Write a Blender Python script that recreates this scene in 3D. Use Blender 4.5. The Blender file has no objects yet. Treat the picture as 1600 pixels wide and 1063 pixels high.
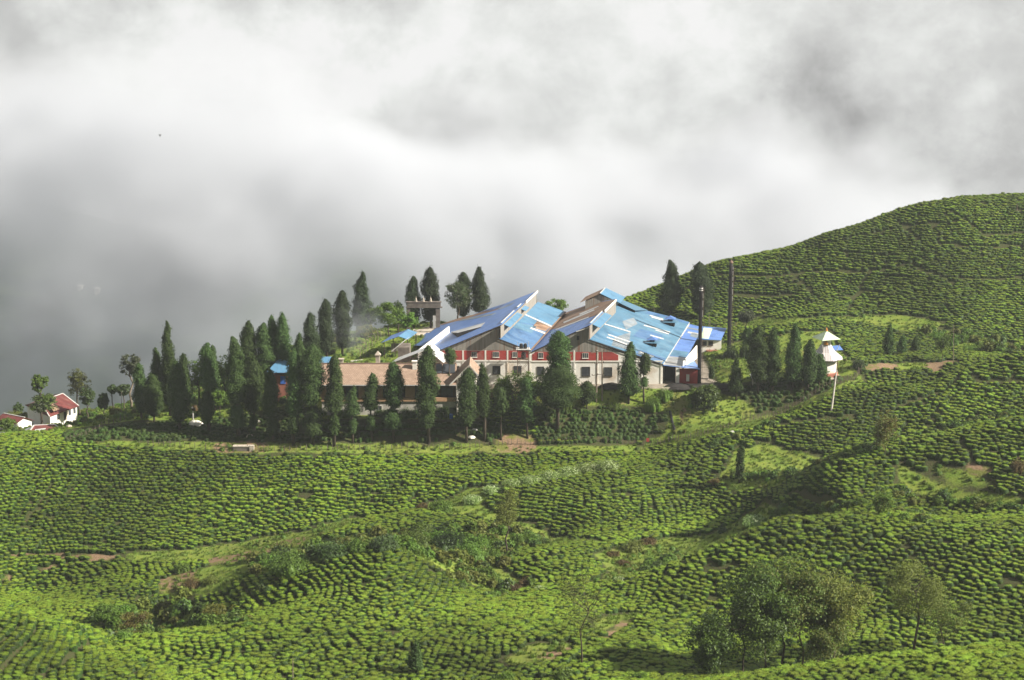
import math
import numpy as np
# ------------------------------------------------------------------ camera model
F_PX, CU, CV = 2800.0, 800.0, 531.5
PITCH = math.radians(11.536)
CAM_Z = 92.0
_cp, _sp = math.cos(PITCH), math.sin(PITCH)

def at(u, v, Y):
    """World point seen at photo pixel (u, v) when it stands Y metres ahead."""
    cx, cy = (u - CU) / F_PX, (v - CV) / F_PX
    fy = _cp - cy * _sp
    fz = -_sp - cy * _cp
    k = Y / fy
    return (cx * k, Y, CAM_Z + fz * k)

def project(x, y, z):
    dz = z - CAM_Z
    d = y * _cp - dz * _sp
    upc = y * _sp + dz * _cp
    return CU + F_PX * x / d, CV - F_PX * upc / d

# ------------------------------------------------------------------ terrain from survey points
VIS = [  # (photo u, v, distance) of ground that shows
    # factory bench and what lies behind
    (700,600,402),(820,600,401),(960,600,400),(1080,603,400),(1130,590,402),(660,515,458),(760,495,470),(900,490,470),
    (1139,558,426),(1290,588,402),(1220,600,398),(1150,610,397),(1180,560,425),(1340,588,402),(1060,520,455),(1150,505,463),
    (560,652,388),(480,652,389),(650,652,388),(720,652,388),(800,640,390),(880,622,393),(330,655,397),(250,648,402),(200,641,410),
    (590,550,432),(520,560,428),(560,530,442),
    (150,662,420),(60,668,420),(20,655,440),(120,645,440),
    # fence line below the garden
    (60,688,386),(180,690,382),(230,694,381),(400,703,378),(500,702,379),(600,700,380),(700,702,380),(800,695,382),(900,690,383),(1000,692,384),(1040,694,382),
    (950,650,390),(1050,650,389),(830,665,387),(1150,640,392),(1250,610,397),
    # big left field
    (0,700,378),(0,770,361),(100,770,363),(250,770,363),(400,770,362),(550,760,362),(700,750,364),
    (0,830,349),(100,860,345),(250,850,346),(400,838,348),(560,808,352),(700,780,356),(250,740,369),(600,730,370),
    # terraces at lower left
    (0,880,340),(150,900,334),(350,860,340),(300,900,326),(100,930,325),(200,930,320),(250,960,314),(350,920,314),(0,940,318),
    # strip mound and shrub gully in the centre
    (530,825,338),(650,803,342),(780,815,338),(600,850,325),(700,850,322),(700,880,310),(450,868,324),
    # middle field
    (730,785,350),(800,762,352),(900,749,354),(1000,743,355),(1100,757,352),(900,733,366),(1000,725,368),(760,735,370),
    (900,840,325),(1000,830,328),(800,832,330),(1120,800,338),(900,790,340),(1050,790,341),
    # meadow
    (1050,870,309),(960,893,301),(1120,850,314),(1180,812,316),(860,846,330),
    # little dark mound
    (780,880,303),(860,858,305),(960,885,301),(850,925,285),(850,890,295),
    # big mound and its spurs
    (210,951,303),(280,935,297),(400,899,290),(490,882,286),(560,871,285),(610,867,285),(650,873,286),(700,900,286),(760,935,283),(800,915,291),
    (600,930,270),(600,900,277),(700,960,265),(500,950,267),(600,980,258),(410,955,278),(500,915,279),
    (200,1016,252),(255,995,255),(398,978,260),(340,962,284),(260,975,291),(180,985,290),(400,1020,247),(250,1040,244),
    (0,950,250),(70,968,251),(130,985,252),(165,1014,252),(0,1063,226),(100,1030,238),(120,1063,232),
    (300,1063,236),(500,1063,237),(700,1063,235),(900,1063,230),(1050,1063,224),
    (800,1000,248),(800,960,263),(900,1000,247),(900,950,267),(1000,950,268),(1000,905,282),
    # right-hand middle spur
    (1025,896,286),(1090,865,285),(1200,816,288),(1290,808,289),(1400,811,284),(1500,820,280),(1600,832,276),
    (1200,870,277),(1400,880,271),(1300,950,263),(1500,950,257),(1600,900,262),(1100,930,270),(1100,1000,256),(1050,985,256),
    (1250,1048,195),(1400,1024,195),(1600,1010,195),(1200,1063,193),(1400,1000,248),(1250,1010,248),(1550,985,249),(1400,1063,183),
    # upper spurs on the right
    (1100,684,373),(1200,656,375),(1300,621,379),(1400,601,383),(1490,585,386),(1600,551,388),
    (1200,700,365),(1100,730,358),(1300,680,366),(1400,650,372),(1500,620,377),(1600,600,377),(1300,706,360),(1400,690,364),(1500,667,366),(1600,643,367),
    (1160,745,350),(1250,740,344),
    (1210,762,334),(1250,750,324),(1290,736,315),(1400,706,316),(1500,681,318),(1600,656,320),
    (1300,770,307),(1400,740,311),(1400,775,305),(1500,730,310),(1600,700,312),(1600,750,302),(1300,800,301),(1450,808,299),(1600,800,292),(1200,792,326),(1250,790,313),
    # behind: road, low mound, big hill
    (1380,573,408),(1460,572,410),(1550,565,408),
    (1240,506,445),(1300,500,448),(1400,520,443),(1500,548,430),(1300,550,425),(1400,558,420),(1600,545,425),
    (1300,482,458),(1450,530,438),(1600,530,436),(1450,500,448),(1450,450,463),(1450,400,477),(1450,350,490),(1480,322,497),(1600,310,500),
    (1600,400,475),(1600,470,455),(1300,372,494),(1270,385,493),(1140,412,489),(1000,470,480),(1150,470,474),(1080,440,484),(1250,430,480),(1350,470,465),
]
HID = [  # (x, y, z) ground that other ground hides, and the rim of the sheet
    (-95,335,-26),(-100,300,-22),(-60,300,-21),(-40,312,-17),(-10,312,-15),(-110,275,-14),(-85,270,-15),
    (30,312,-12),(36,303,-10),(44,304,-8),(52,303,-5),(62,346,-8),(85,344,-3),(110,346,1),(20,370,-10),
    (60,388,-6),(90,394,-2),(115,400,3),
    (45,222,-2),(70,222,-1),(95,222,2),
    (-150,440,-24),(-110,450,-22),(-60,480,-10),(-130,520,-70),(-60,540,-55),(0,530,-35),(60,540,-22),(120,545,6),(180,550,16),
    (-200,600,-120),(-80,620,-110),(0,620,-90),(80,620,-70),(160,620,-45),(230,620,-30),
    (-230,400,-30),(-230,300,-34),(-200,220,-6),(-120,170,14),(0,165,18),(100,160,24),(200,170,30),(240,300,10),(240,400,22),(250,500,30),
    (-120,100,34),(0,100,38),(120,100,42),(0,40,66),(-120,40,62),(120,40,68),(-240,60,40),(240,60,56),(0,0,88),
]
CTRL = np.array([at(*p) for p in VIS] + [tuple(map(float, p)) for p in HID])

def tps_fit(P, z, lam):
    n = len(P)
    d = np.sqrt(((P[:, None, :] - P[None, :, :]) ** 2).sum(-1)) / 100
    K = np.where(d > 0, d * d * np.log(np.maximum(d, 1e-9)), 0) + lam * np.eye(n)
    A = np.zeros((n + 3, n + 3)); Q = np.c_[np.ones(n), P / 100]
    A[:n, :n] = K; A[:n, n:] = Q; A[n:, :n] = Q.T
    return np.linalg.solve(A, np.r_[z, np.zeros(3)])

def tps_eval(P, w, X):
    out = np.empty(len(X)); n = len(P)
    for i in range(0, len(X), 20000):
        x = X[i:i + 20000]
        d2 = ((x[:, None, :] - P[None, :, :]) ** 2).sum(-1) / 1e4
        out[i:i + 20000] = (0.5 * d2 * np.log(np.maximum(d2, 1e-18))) @ w[:n] + np.c_[np.ones(len(x)), x / 100] @ w[n:]
    return out

def vnoise(x, y, seed):
    """Smooth value noise on arrays."""
    xi, yi = np.floor(x).astype(np.int64), np.floor(y).astype(np.int64)
    fx, fy = x - xi, y - yi
    fx = fx * fx * (3 - 2 * fx); fy = fy * fy * (3 - 2 * fy)
    def hsh(a, b):
        h = (a * 374761393 + b * 668265263 + seed * 1442695041) & 0xffffffff
        h = ((h ^ (h >> 13)) * 1274126177) & 0xffffffff
        return ((h ^ (h >> 16)) & 0xffff) / 65535.0
    a, b, c, d = hsh(xi, yi), hsh(xi + 1, yi), hsh(xi, yi + 1), hsh(xi + 1, yi + 1)
    return (a * (1 - fx) + b * fx) * (1 - fy) + (c * (1 - fx) + d * fx) * fy

GX0, GX1, GY0, GY1, GS = -240.0, 250.0, 0.0, 620.0, 1.0
gx = np.arange(GX0, GX1 + .01, GS); gy = np.arange(GY0, GY1 + .01, GS)
_c = np.array([[x, y] for y in gy[::2] for x in gx[::2]])
_w = tps_fit(CTRL[:, :2], CTRL[:, 2], 1e-4)
_z2 = tps_eval(CTRL[:, :2], _w, _c).reshape(len(gy[::2]), len(gx[::2]))
def _bil(Z, fx, fy):
    ix = np.clip(np.floor(fx).astype(int), 0, Z.shape[1] - 2); iy = np.clip(np.floor(fy).astype(int), 0, Z.shape[0] - 2)
    a, b = fx - ix, fy - iy
    return (Z[iy, ix] * (1 - a) + Z[iy, ix + 1] * a) * (1 - b) + (Z[iy + 1, ix] * (1 - a) + Z[iy + 1, ix + 1] * a) * b
_X, _Y = np.meshgrid(gx, gy)
GZ = _bil(_z2, (_X - GX0) / (2 * GS), (_Y - GY0) / (2 * GS))
# never let the near ground rise into the view
_lim = CAM_Z - 0.46 * _Y - 3
GZ = np.where(_Y < 170, np.minimum(GZ, _lim + (170 - _Y) * 0.02), GZ)
GZ += (vnoise(_X / 14, _Y / 14, 5) - .5) * 0.9 + (vnoise(_X / 5, _Y / 5, 6) - .5) * 0.35
# level yards under the buildings
def level(x0, x1, y0, y1, z, soft):
    global GZ
    dx = np.maximum(np.maximum(x0 - _X, _X - x1), 0); dy = np.maximum(np.maximum(y0 - _Y, _Y - y1), 0)
    k = np.clip(1 - np.hypot(dx, dy) / soft, 0, 1); k = k * k * (3 - 2 * k)
    GZ = GZ * (1 - k) + z * k
level(-16.5, 45, 400, 452, 0.05, 7)
level(-45, -9, 386.5, 398, -4.2, 5)
level(-30, -16, 452, 470, 0.6, 6)
level(64, 74, 399, 407, 1.2, 5)
import bpy, random
from mathutils import Vector
SC = bpy.context.scene
COL = SC.collection
rnd = random.Random(11)
nrg = np.random.default_rng(7)

# ------------------------------------------------------------------ objects
def tag(o, label=None, cat=None, group=None, kind=None):
    if label: o['label'] = label
    if cat: o['category'] = cat
    if group: o['group'] = group
    if kind: o['kind'] = kind
    return o

def empty(name, loc, label=None, cat=None, group=None):
    o = bpy.data.objects.new(name, None)
    o.location = loc; o.empty_display_size = .5
    COL.objects.link(o)
    return tag(o, label, cat, group)

def origin(o):
    p = Vector((0, 0, 0))
    while o is not None:
        p = p + Vector(o.location); o = o.parent
    return p

class MB:
    """Collects faces in world metres and links them as ONE mesh object."""
    def __init__(s): s.v = []; s.f = []; s.m = []; s.uv = {}
    def face(s, pts, m=0, uv=None):
        i = len(s.v); s.v += [tuple(p) for p in pts]
        if uv: s.uv[len(s.f)] = uv
        s.f.append(tuple(range(i, i + len(pts)))); s.m.append(m)
    def box(s, x0, x1, y0, y1, z0, z1, m=0):
        p = [(x0,y0,z0),(x1,y0,z0),(x1,y1,z0),(x0,y1,z0),(x0,y0,z1),(x1,y0,z1),(x1,y1,z1),(x0,y1,z1)]
        i = len(s.v); s.v += p
        for q in ((0,3,2,1),(4,5,6,7),(0,1,5,4),(1,2,6,5),(2,3,7,6),(3,0,4,7)):
            s.f.append(tuple(i + k for k in q)); s.m.append(m)
        return s
    def prism(s, poly, d, m=0, uvf=None):
        """polygon (3-D points) pushed along the vector d"""
        n = len(poly); i = len(s.v)
        a = [Vector(p) for p in poly]; b = [p + Vector(d) for p in a]
        s.v += [tuple(p) for p in a + b]
        nrm = Vector((0, 0, 0))
        for k in range(n): nrm += (a[k]).cross(a[(k + 1) % n])
        flip = nrm.dot(Vector(d)) > 0
        top = tuple(range(i + n, i + 2 * n)); bot = tuple(reversed(range(i, i + n)))
        if not flip: top, bot = tuple(reversed(top)), tuple(reversed(bot))
        for q in (top, bot): s.f.append(q); s.m.append(m)
        for k in range(n):
            q = (i + k, i + (k + 1) % n, i + n + (k + 1) % n, i + n + k)
            s.f.append(q if flip else tuple(reversed(q))); s.m.append(m)
        return s
    def bar(s, p, q, w, h=None, m=0, up=(0, 0, 1)):
        p, q = Vector(p), Vector(q); h = h or w
        t = (q - p).normalized(); sd = t.cross(Vector(up))
        if sd.length < 1e-3: sd = t.cross(Vector((1, 0, 0)))
        sd.normalize(); u2 = sd.cross(t)
        c = [p + sd * a * w / 2 + u2 * b * h / 2 for a, b in ((-1,-1),(1,-1),(1,1),(-1,1))]
        return s.prism(c, q - p, m)
    def tube(s, pts, rad, n=8, m=0, cap=True):
        i0 = len(s.v); L = len(pts)
        for k, p in enumerate(pts):
            p = Vector(p)
            t = (Vector(pts[min(k + 1, L - 1)]) - Vector(pts[max(k - 1, 0)])).normalized()
            a = t.cross(Vector((0.31, 0.95, 0.1)))
            if a.length < .05: a = t.cross(Vector((1, 0, 0)))
            a.normalize(); b = t.cross(a)
            r = rad[k] if hasattr(rad, '__len__') else rad
            s.v += [tuple(p + (a * math.cos(6.28318 * j / n) + b * math.sin(6.28318 * j / n)) * r) for j in range(n)]
        for k in range(L - 1):
            for j in range(n):
                q = i0 + k * n
                s.f.append((q + j, q + (j + 1) % n, q + n + (j + 1) % n, q + n + j)); s.m.append(m)
        if cap:
            s.f.append(tuple(reversed(range(i0, i0 + n)))); s.m.append(m)
            s.f.append(tuple(range(i0 + (L - 1) * n, i0 + L * n))); s.m.append(m)
        return s
    def lathe(s, c, prof, n=12, m=0, sx=1, sy=1):
        c = Vector(c); i0 = len(s.v)
        for r, z in prof:
            s.v += [tuple(c + Vector((math.cos(6.28318 * j / n) * r * sx, math.sin(6.28318 * j / n) * r * sy, z))) for j in range(n)]
        for k in range(len(prof) - 1):
            for j in range(n):
                q = i0 + k * n
                s.f.append((q + j, q + (j + 1) % n, q + n + (j + 1) % n, q + n + j)); s.m.append(m)
        s.f.append(tuple(reversed(range(i0, i0 + n)))); s.m.append(m)
        s.f.append(tuple(range(i0 + (len(prof) - 1) * n, i0 + len(prof) * n))); s.m.append(m)
        return s
    def build(s, name, mats, parent=None, smooth=False, uvaxes=None):
        me = bpy.data.meshes.new(name)
        o0 = origin(parent) if parent else Vector((0, 0, 0))
        me.from_pydata([(x - o0.x, y - o0.y, z - o0.z) for x, y, z in s.v], [], s.f)
        mats = mats if isinstance(mats, (list, tuple)) else [mats]
        for mt in mats: me.materials.append(mt)
        me.polygons.foreach_set('material_index', s.m)
        if smooth: me.polygons.foreach_set('use_smooth', [True] * len(s.f))
        if uvaxes:
            P0, A, B = uvaxes; uvl = me.uv_layers.new(name='UVMap')
            for lp in me.loops:
                d = Vector(s.v[lp.vertex_index]) - P0
                uvl.data[lp.index].uv = (d.dot(A), d.dot(B))
        me.update()
        o = bpy.data.objects.new(name, me); COL.objects.link(o)
        if parent: o.parent = parent
        return o

def np_mesh(name, V, Q, mats, midx=None, smooth=False):
    """mesh from numpy arrays of quads"""
    me = bpy.data.meshes.new(name)
    V = np.ascontiguousarray(V, np.float32); Q = np.ascontiguousarray(Q, np.int32)
    me.vertices.add(len(V)); me.vertices.foreach_set('co', V.ravel())
    me.loops.add(Q.size); me.loops.foreach_set('vertex_index', Q.ravel())
    me.polygons.add(len(Q)); me.polygons.foreach_set('loop_start', np.arange(0, Q.size, 4, dtype=np.int32))
    for mt in mats: me.materials.append(mt)
    if midx is not None: me.polygons.foreach_set('material_index', np.ascontiguousarray(midx, np.int32))
    if smooth is not False:
        me.polygons.foreach_set('use_smooth', np.full(len(Q), True) if smooth is True else smooth)
    me.update(calc_edges=True)
    return me

def obj(name, me, parent=None, loc=None):
    o = bpy.data.objects.new(name, me); COL.objects.link(o)
    if parent: o.parent = parent
    if loc is not None: o.location = loc
    return o

# ------------------------------------------------------------------ materials
class NT:
    def __init__(s, name):
        s.mat = bpy.data.materials.new(name); s.mat.use_nodes = True
        s.t = s.mat.node_tree; s.t.nodes.clear()
        s.out = s.n('ShaderNodeOutputMaterial')
    def n(s, typ, **kw):
        nd = s.t.nodes.new(typ)
        for k, v in kw.items():
            if k.startswith('i_'): nd.inputs[k[2:].replace('_', ' ')].default_value = v
            else: setattr(nd, k, v)
        return nd
    def l(s, a, b): s.t.links.new(a, b)
    def mix(s, fac, a, b, blend='MIX'):
        m = s.n('ShaderNodeMix', data_type='RGBA', blend_type=blend)
        for sock, val in ((m.inputs[0], fac), (m.inputs[6], a), (m.inputs[7], b)):
            if hasattr(val, 'is_linked'): s.l(val, sock)
            else: sock.default_value = val if not isinstance(val, tuple) else (*val, 1)
        return m.outputs[2]
    def ramp(s, fac, lo, hi):
        m = s.n('ShaderNodeMapRange'); s.l(fac, m.inputs[0])
        m.inputs[1].default_value = lo; m.inputs[2].default_value = hi
        return m.outputs[0]
    def noise(s, scale, detail=4, coord='Object', stretch=None, rough=.55):
        tc = s.n('ShaderNodeTexCoord'); src = tc.outputs[coord]
        if stretch:
            mp = s.n('ShaderNodeMapping'); mp.inputs['Scale'].default_value = stretch
            s.l(src, mp.inputs[0]); src = mp.outputs[0]
        nz = s.n('ShaderNodeTexNoise'); nz.inputs['Scale'].default_value = scale
        nz.inputs['Detail'].default_value = detail; nz.inputs['Roughness'].default_value = rough
        s.l(src, nz.inputs['Vector'])
        return nz.outputs['Fac']

def mat_plain(name, c1, c2=None, scale=1.2, rough=.85, c3=None, stretch=None, coord='Object', metallic=0, spec=.3, bump=0, lohi=(.35, .65)):
    t = NT(name); b = t.n('ShaderNodeBsdfPrincipled')
    c2 = c2 or tuple(x * .8 for x in c1)
    f = t.noise(scale, 5, coord, stretch)
    col = t.mix(t.ramp(f, *lohi), c1, c2)
    if c3:
        g = t.noise(scale * .37, 4, coord, stretch)
        col = t.mix(t.ramp(g, .55, .7), col, c3)
    t.l(col, b.inputs['Base Color'])
    b.inputs['Roughness'].default_value = rough; b.inputs['Metallic'].default_value = metallic
    b.inputs['Specular IOR Level'].default_value = spec
    if bump:
        bp = t.n('ShaderNodeBump'); bp.inputs['Strength'].default_value = .5; bp.inputs['Distance'].default_value = bump
        t.l(t.noise(scale * 4, 3, coord, stretch), bp.inputs['Height']); t.l(bp.outputs[0], b.inputs['Normal'])
    t.l(b.outputs[0], t.out.inputs[0])
    return t.mat

def mat_leaf(name, c1, c2, transl=.3, rough=.55, spec=.25, objvar=.25, patch=False):
    """leaves: every leaf takes its own tint between c1 and c2, every plant its own strength"""
    t = NT(name); b = t.n('ShaderNodeBsdfPrincipled'); tr = t.n('ShaderNodeBsdfTranslucent'); mx = t.n('ShaderNodeMixShader')
    geo = t.n('ShaderNodeNewGeometry'); oi = t.n('ShaderNodeObjectInfo')
    col = t.mix(geo.outputs['Random Per Island'], c1, c2)
    nz = t.noise(.9, 3)
    col = t.mix(t.ramp(nz, .35, .7), col, tuple(.5 * (x + y) for x, y in zip(c1, c2)))
    hs = t.n('ShaderNodeHueSaturation')
    m1 = t.n('ShaderNodeMapRange'); t.l(oi.outputs['Random'], m1.inputs[0]); m1.inputs[3].default_value = 1 - objvar; m1.inputs[4].default_value = 1 + objvar
    if patch:
        nf = t.n('ShaderNodeTexNoise'); nf.inputs['Scale'].default_value = .035; nf.inputs['Detail'].default_value = 3; t.l(oi.outputs['Location'], nf.inputs['Vector'])
        mp_ = t.n('ShaderNodeMapRange'); t.l(nf.outputs['Fac'], mp_.inputs[0]); mp_.inputs[1].default_value = .35; mp_.inputs[2].default_value = .65; mp_.inputs[3].default_value = .68; mp_.inputs[4].default_value = 1.25
        mm = t.n('ShaderNodeMath', operation='MULTIPLY'); t.l(mp_.outputs[0], mm.inputs[0]); t.l(m1.outputs[0], mm.inputs[1]); t.l(mm.outputs[0], hs.inputs['Value'])
    else: t.l(m1.outputs[0], hs.inputs['Value'])
    m2 = t.n('ShaderNodeMapRange'); t.l(oi.outputs['Random'], m2.inputs[0]); m2.inputs[3].default_value = .485; m2.inputs[4].default_value = .512
    t.l(m2.outputs[0], hs.inputs['Hue']); t.l(col, hs.inputs['Color'])
    t.l(hs.outputs[0], b.inputs['Base Color']); t.l(hs.outputs[0], tr.inputs[0])
    b.inputs['Roughness'].default_value = rough; b.inputs['Specular IOR Level'].default_value = spec
    mx.inputs[0].default_value = transl
    t.l(b.outputs[0], mx.inputs[1]); t.l(tr.outputs[0], mx.inputs[2]); t.l(mx.outputs[0], t.out.inputs[0])
    return t.mat

def mat_sheet(name, c1, c2, c3=None, rough=.45, metallic=.0):
    """painted corrugated sheet: streaks run down the slope (UV in metres), sheets differ a little"""
    t = NT(name); b = t.n('ShaderNodeBsdfPrincipled')
    s1 = t.noise(1.0, 4, 'UV', (1.4, .12, 1))
    col = t.mix(t.ramp(s1, .3, .7), c1, c2)
    s2 = t.noise(1.0, 6, 'UV', (2.6, .07, 1), .7)
    col = t.mix(t.ramp(s2, .54, .72), col, tuple(.45 * x + .45 * y for x, y in zip(c1, (.22, .17, .13))))
    s3 = t.noise(.22, 6, 'UV', None, .7)
    col = t.mix(t.ramp(s3, .5, .66), col, tuple(.72 * x for x in c1))
    # sheet pattern: bricks
    tc = t.n('ShaderNodeTexCoord'); br = t.n('ShaderNodeTexBrick')
    t.l(tc.outputs['UV'], br.inputs['Vector'])
    br.inputs['Scale'].default_value = 1; br.inputs['Brick Width'].default_value = 1.6; br.inputs['Row Height'].default_value = 3.2
    br.inputs['Mortar Size'].default_value = .03; br.inputs['Color1'].default_value = (1.08, 1.08, 1.08, 1); br.inputs['Color2'].default_value = (.86, .86, .86, 1); br.inputs['Mortar'].default_value = (.7, .7, .7, 1)
    col = t.mix(.8, col, br.outputs[0], 'MULTIPLY')
    if c3:
        n3 = t.noise(.35, 5, 'UV', (1, .5, 1), .7)
        col = t.mix(t.ramp(n3, .56, .68), col, c3)
    t.l(col, b.inputs['Base Color'])
    b.inputs['Roughness'].default_value = rough; b.inputs['Metallic'].default_value = metallic; b.inputs['Specular IOR Level'].default_value = .35
    wv = t.n('ShaderNodeTexWave', wave_type='BANDS', bands_direction='X'); t.l(tc.outputs['UV'], wv.inputs[0]); wv.inputs['Scale'].default_value = 3.0
    bp = t.n('ShaderNodeBump'); bp.inputs['Strength'].default_value = .25; bp.inputs['Distance'].default_value = .03
    t.l(wv.outputs['Fac'], bp.inputs['Height']); t.l(bp.outputs[0], b.inputs['Normal'])
    t.l(b.outputs[0], t.out.inputs[0])
    return t.mat

def mat_tiles(name, c1, c2, c3):
    t = NT(name); b = t.n('ShaderNodeBsdfPrincipled'); tc = t.n('ShaderNodeTexCoord'); br = t.n('ShaderNodeTexBrick')
    t.l(tc.outputs['UV'], br.inputs['Vector'])
    br.inputs['Scale'].default_value = 1; br.inputs['Brick Width'].default_value = .5; br.inputs['Row Height'].default_value = .42
    br.inputs['Mortar Size'].default_value = .035; br.inputs['Bias'].default_value = .1
    br.inputs['Color1'].default_value = (*c1, 1); br.inputs['Color2'].default_value = (*c2, 1); br.inputs['Mortar'].default_value = (*c3, 1)
    f = t.noise(.5, 5, 'UV')
    col = t.mix(t.ramp(f, .5, .75), br.outputs[0], tuple(x * .75 for x in c2))
    t.l(col, b.inputs['Base Color']); b.inputs['Roughness'].default_value = .85
    bp = t.n('ShaderNodeBump'); bp.inputs['Distance'].default_value = .04; t.l(br.outputs['Fac'], bp.inputs['Height']); bp.invert = True
    t.l(bp.outputs[0], b.inputs['Normal']); t.l(b.outputs[0], t.out.inputs[0])
    return t.mat

MT = {}
def mats():
    m = MT
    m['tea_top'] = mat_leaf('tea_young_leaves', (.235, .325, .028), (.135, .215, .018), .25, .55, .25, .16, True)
    m['tea_side'] = mat_leaf('tea_old_shade_leaves', (.054, .102, .012), (.024, .052, .008), .2, .55, .25, .16, True)  # mature side leaves, darkened further to deepen the shade between rows
    m['tea_dark'] = mat_leaf('tea_dark_leaves', (.075, .115, .022), (.038, .068, .014), .2, .55, .25, .2)
    m['cyp'] = mat_leaf('cypress_foliage', (.070, .115, .030), (.032, .062, .018), .22, .7, .12, .3)
    m['cyp_old'] = mat_leaf('dark_conifer_foliage', (.046, .066, .028), (.022, .036, .016), .18, .7, .12, .2)
    m['leaf_light'] = mat_leaf('light_green_leaves', (.14, .23, .03), (.07, .14, .015), .35)
    m['leaf_mid'] = mat_leaf('mid_green_leaves', (.13, .20, .028), (.06, .115, .018), .3)
    m['leaf_pale'] = mat_leaf('pale_green_leaves', (.30, .40, .13), (.17, .27, .06), .35)
    m['leaf_dark'] = mat_leaf('dark_glossy_leaves', (.065, .11, .024), (.032, .06, .015), .2, .5, .3)
    m['leaf_olive'] = mat_leaf('olive_leaves', (.17, .19, .034), (.085, .11, .02), .3)
    m['leaf_brown'] = mat_leaf('rusty_leaves', (.13, .085, .03), (.085, .068, .024), .3)
    m['leaf_yellow'] = mat_leaf('yellow_green_leaves', (.20, .19, .03), (.11, .13, .02), .35)
    m['leaf_grey'] = mat_leaf('grey_green_leaves', (.085, .10, .048), (.045, .06, .03), .2)
    m['banana'] = mat_leaf('banana_leaves', (.19, .30, .03), (.10, .18, .02), .4)
    m['bloom'] = mat_leaf('pale_blossom', (.62, .66, .42), (.40, .50, .22), .35)
    m['grass'] = mat_leaf('grass_blades', (.17, .235, .034), (.10, .16, .022), .3)
    m['bark'] = mat_plain('bark', (.085, .065, .045), (.045, .035, .026), 3, .95, bump=.03)
    m['bark_pale'] = mat_plain('pale_bark', (.20, .165, .12), (.11, .09, .06), 3, .95, bump=.03)
    m['white'] = mat_plain('weathered_white_paint', (.72, .70, .64), (.60, .57, .49), .8, .8, (.46, .38, .29))
    m['cream'] = mat_plain('cream_limewash', (.84, .82, .75), (.76, .72, .63), .5, .85, (.62, .52, .41))
    m['red'] = mat_plain('red_oxide_wall', (.40, .055, .045), (.31, .05, .045), .7, .8, (.30, .10, .08))
    m['wood'] = mat_plain('grey_weathered_boards', (.30, .28, .24), (.17, .155, .135), .9, .9, (.20, .10, .06), (5, 5, .25))
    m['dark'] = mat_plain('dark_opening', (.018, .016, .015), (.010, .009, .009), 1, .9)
    m['pane'] = mat_plain('dusty_glass', (.075, .085, .095), (.045, .05, .055), 2, .25, spec=.5)
    m['timber'] = mat_plain('dark_timber', (.07, .05, .04), (.04, .03, .025), 2, .9)
    m['tan'] = mat_plain('tan_painted_boards', (.50, .31, .18), (.41, .25, .14), 1.5, .85)
    m['grey_wall'] = mat_plain('stained_grey_render', (.56, .53, .47), (.42, .39, .34), .9, .9, (.27, .25, .22), (2, 2, .5))
    m['concrete'] = mat_plain('old_concrete', (.20, .17, .14), (.12, .10, .085), .8, .95, (.09, .075, .06), bump=.02)
    m['tiles'] = mat_tiles('clay_roof_tiles', (.40, .285, .205), (.31, .21, .145), (.17, .11, .08))
    m['blue'] = mat_sheet('blue_roof_sheet', (.095, .195, .48), (.135, .25, .53), (.16, .25, .42))
    m['midblue'] = mat_sheet('mid_blue_roof_sheet', (.062, .145, .29), (.09, .185, .325), (.11, .19, .29))
    m['cyan'] = mat_sheet('pale_blue_roof_sheet', (.078, .185, .29), (.115, .235, .32), (.15, .23, .29))
    m['cyan2'] = mat_sheet('bright_blue_roof_sheet', (.072, .185, .305), (.105, .23, .34), (.14, .23, .31))
    m['faded'] = mat_sheet('faded_roof_sheet', (.20, .25, .295), (.29, .31, .305), (.11, .19, .27))
    m['rust'] = mat_sheet('rusted_roof_sheet', (.24, .14, .085), (.33, .23, .16), (.15, .08, .05), .8)
    m['clear'] = mat_sheet('white_roof_sheet', (.60, .60, .58), (.50, .50, .47))
    m['silver'] = mat_sheet('bare_metal_roof_sheet', (.46, .47, .46), (.34, .36, .38), (.26, .24, .20), .4, .3)
    m['redroof'] = mat_sheet('red_roof_sheet', (.13, .030, .028), (.17, .045, .038), (.20, .11, .085), .8)
    m['solar'] = mat_plain('black_collector_glass', (.06, .065, .075), (.045, .05, .055), 1, .25, spec=.5)
    m['tank'] = mat_plain('black_plastic', (.02, .02, .022), (.014, .014, .015), 1, .5)
    m['steel'] = mat_plain('rusty_steel', (.20, .13, .09), (.12, .08, .06), 3, .8)
    m['stack'] = mat_plain('sooty_steel', (.024, .020, .020), (.014, .012, .013), 1.2, .75, (.035, .024, .022))
    m['bright'] = mat_plain('bare_bright_steel', (.62, .60, .56), (.45, .43, .40), 2, .5)
    m['pole'] = mat_plain('weathered_pole', (.26, .21, .16), (.17, .13, .10), 2, .9)
    m['whitepole'] = mat_plain('whitewashed_pole', (.62, .58, .52), (.45, .40, .34), 1, .8)
    m['gold'] = mat_plain('gilded_metal', (.62, .27, .05), (.50, .20, .04), 2, .4, metallic=.3)
    m['mint'] = mat_plain('mint_painted_roof', (.56, .66, .46), (.47, .57, .38), 1, .6)
    m['brick'] = mat_plain('red_brick', (.34, .13, .085), (.25, .10, .07), 2.5, .9)
    m['coal'] = mat_plain('coal_dust', (.020, .018, .018), (.04, .035, .03), 1.5, .95, bump=.1)
    m['post'] = mat_plain('fence_post', (.20, .165, .13), (.11, .09, .07), 3, .95)
    m['bluebox'] = mat_plain('blue_plastic', (.05, .15, .50), (.04, .12, .42), 2, .5)
    m['orange'] = mat_plain('red_sign_paint', (.42, .06, .05), (.33, .05, .04), 2, .6)
    m['stone'] = mat_plain('pale_stone', (.50, .44, .35), (.36, .31, .25), 1.5, .95, bump=.05)
    m['tarp'] = mat_plain('pale_tarpaulin', (.66, .64, .56), (.52, .50, .42), 1.0, .7)
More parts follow.
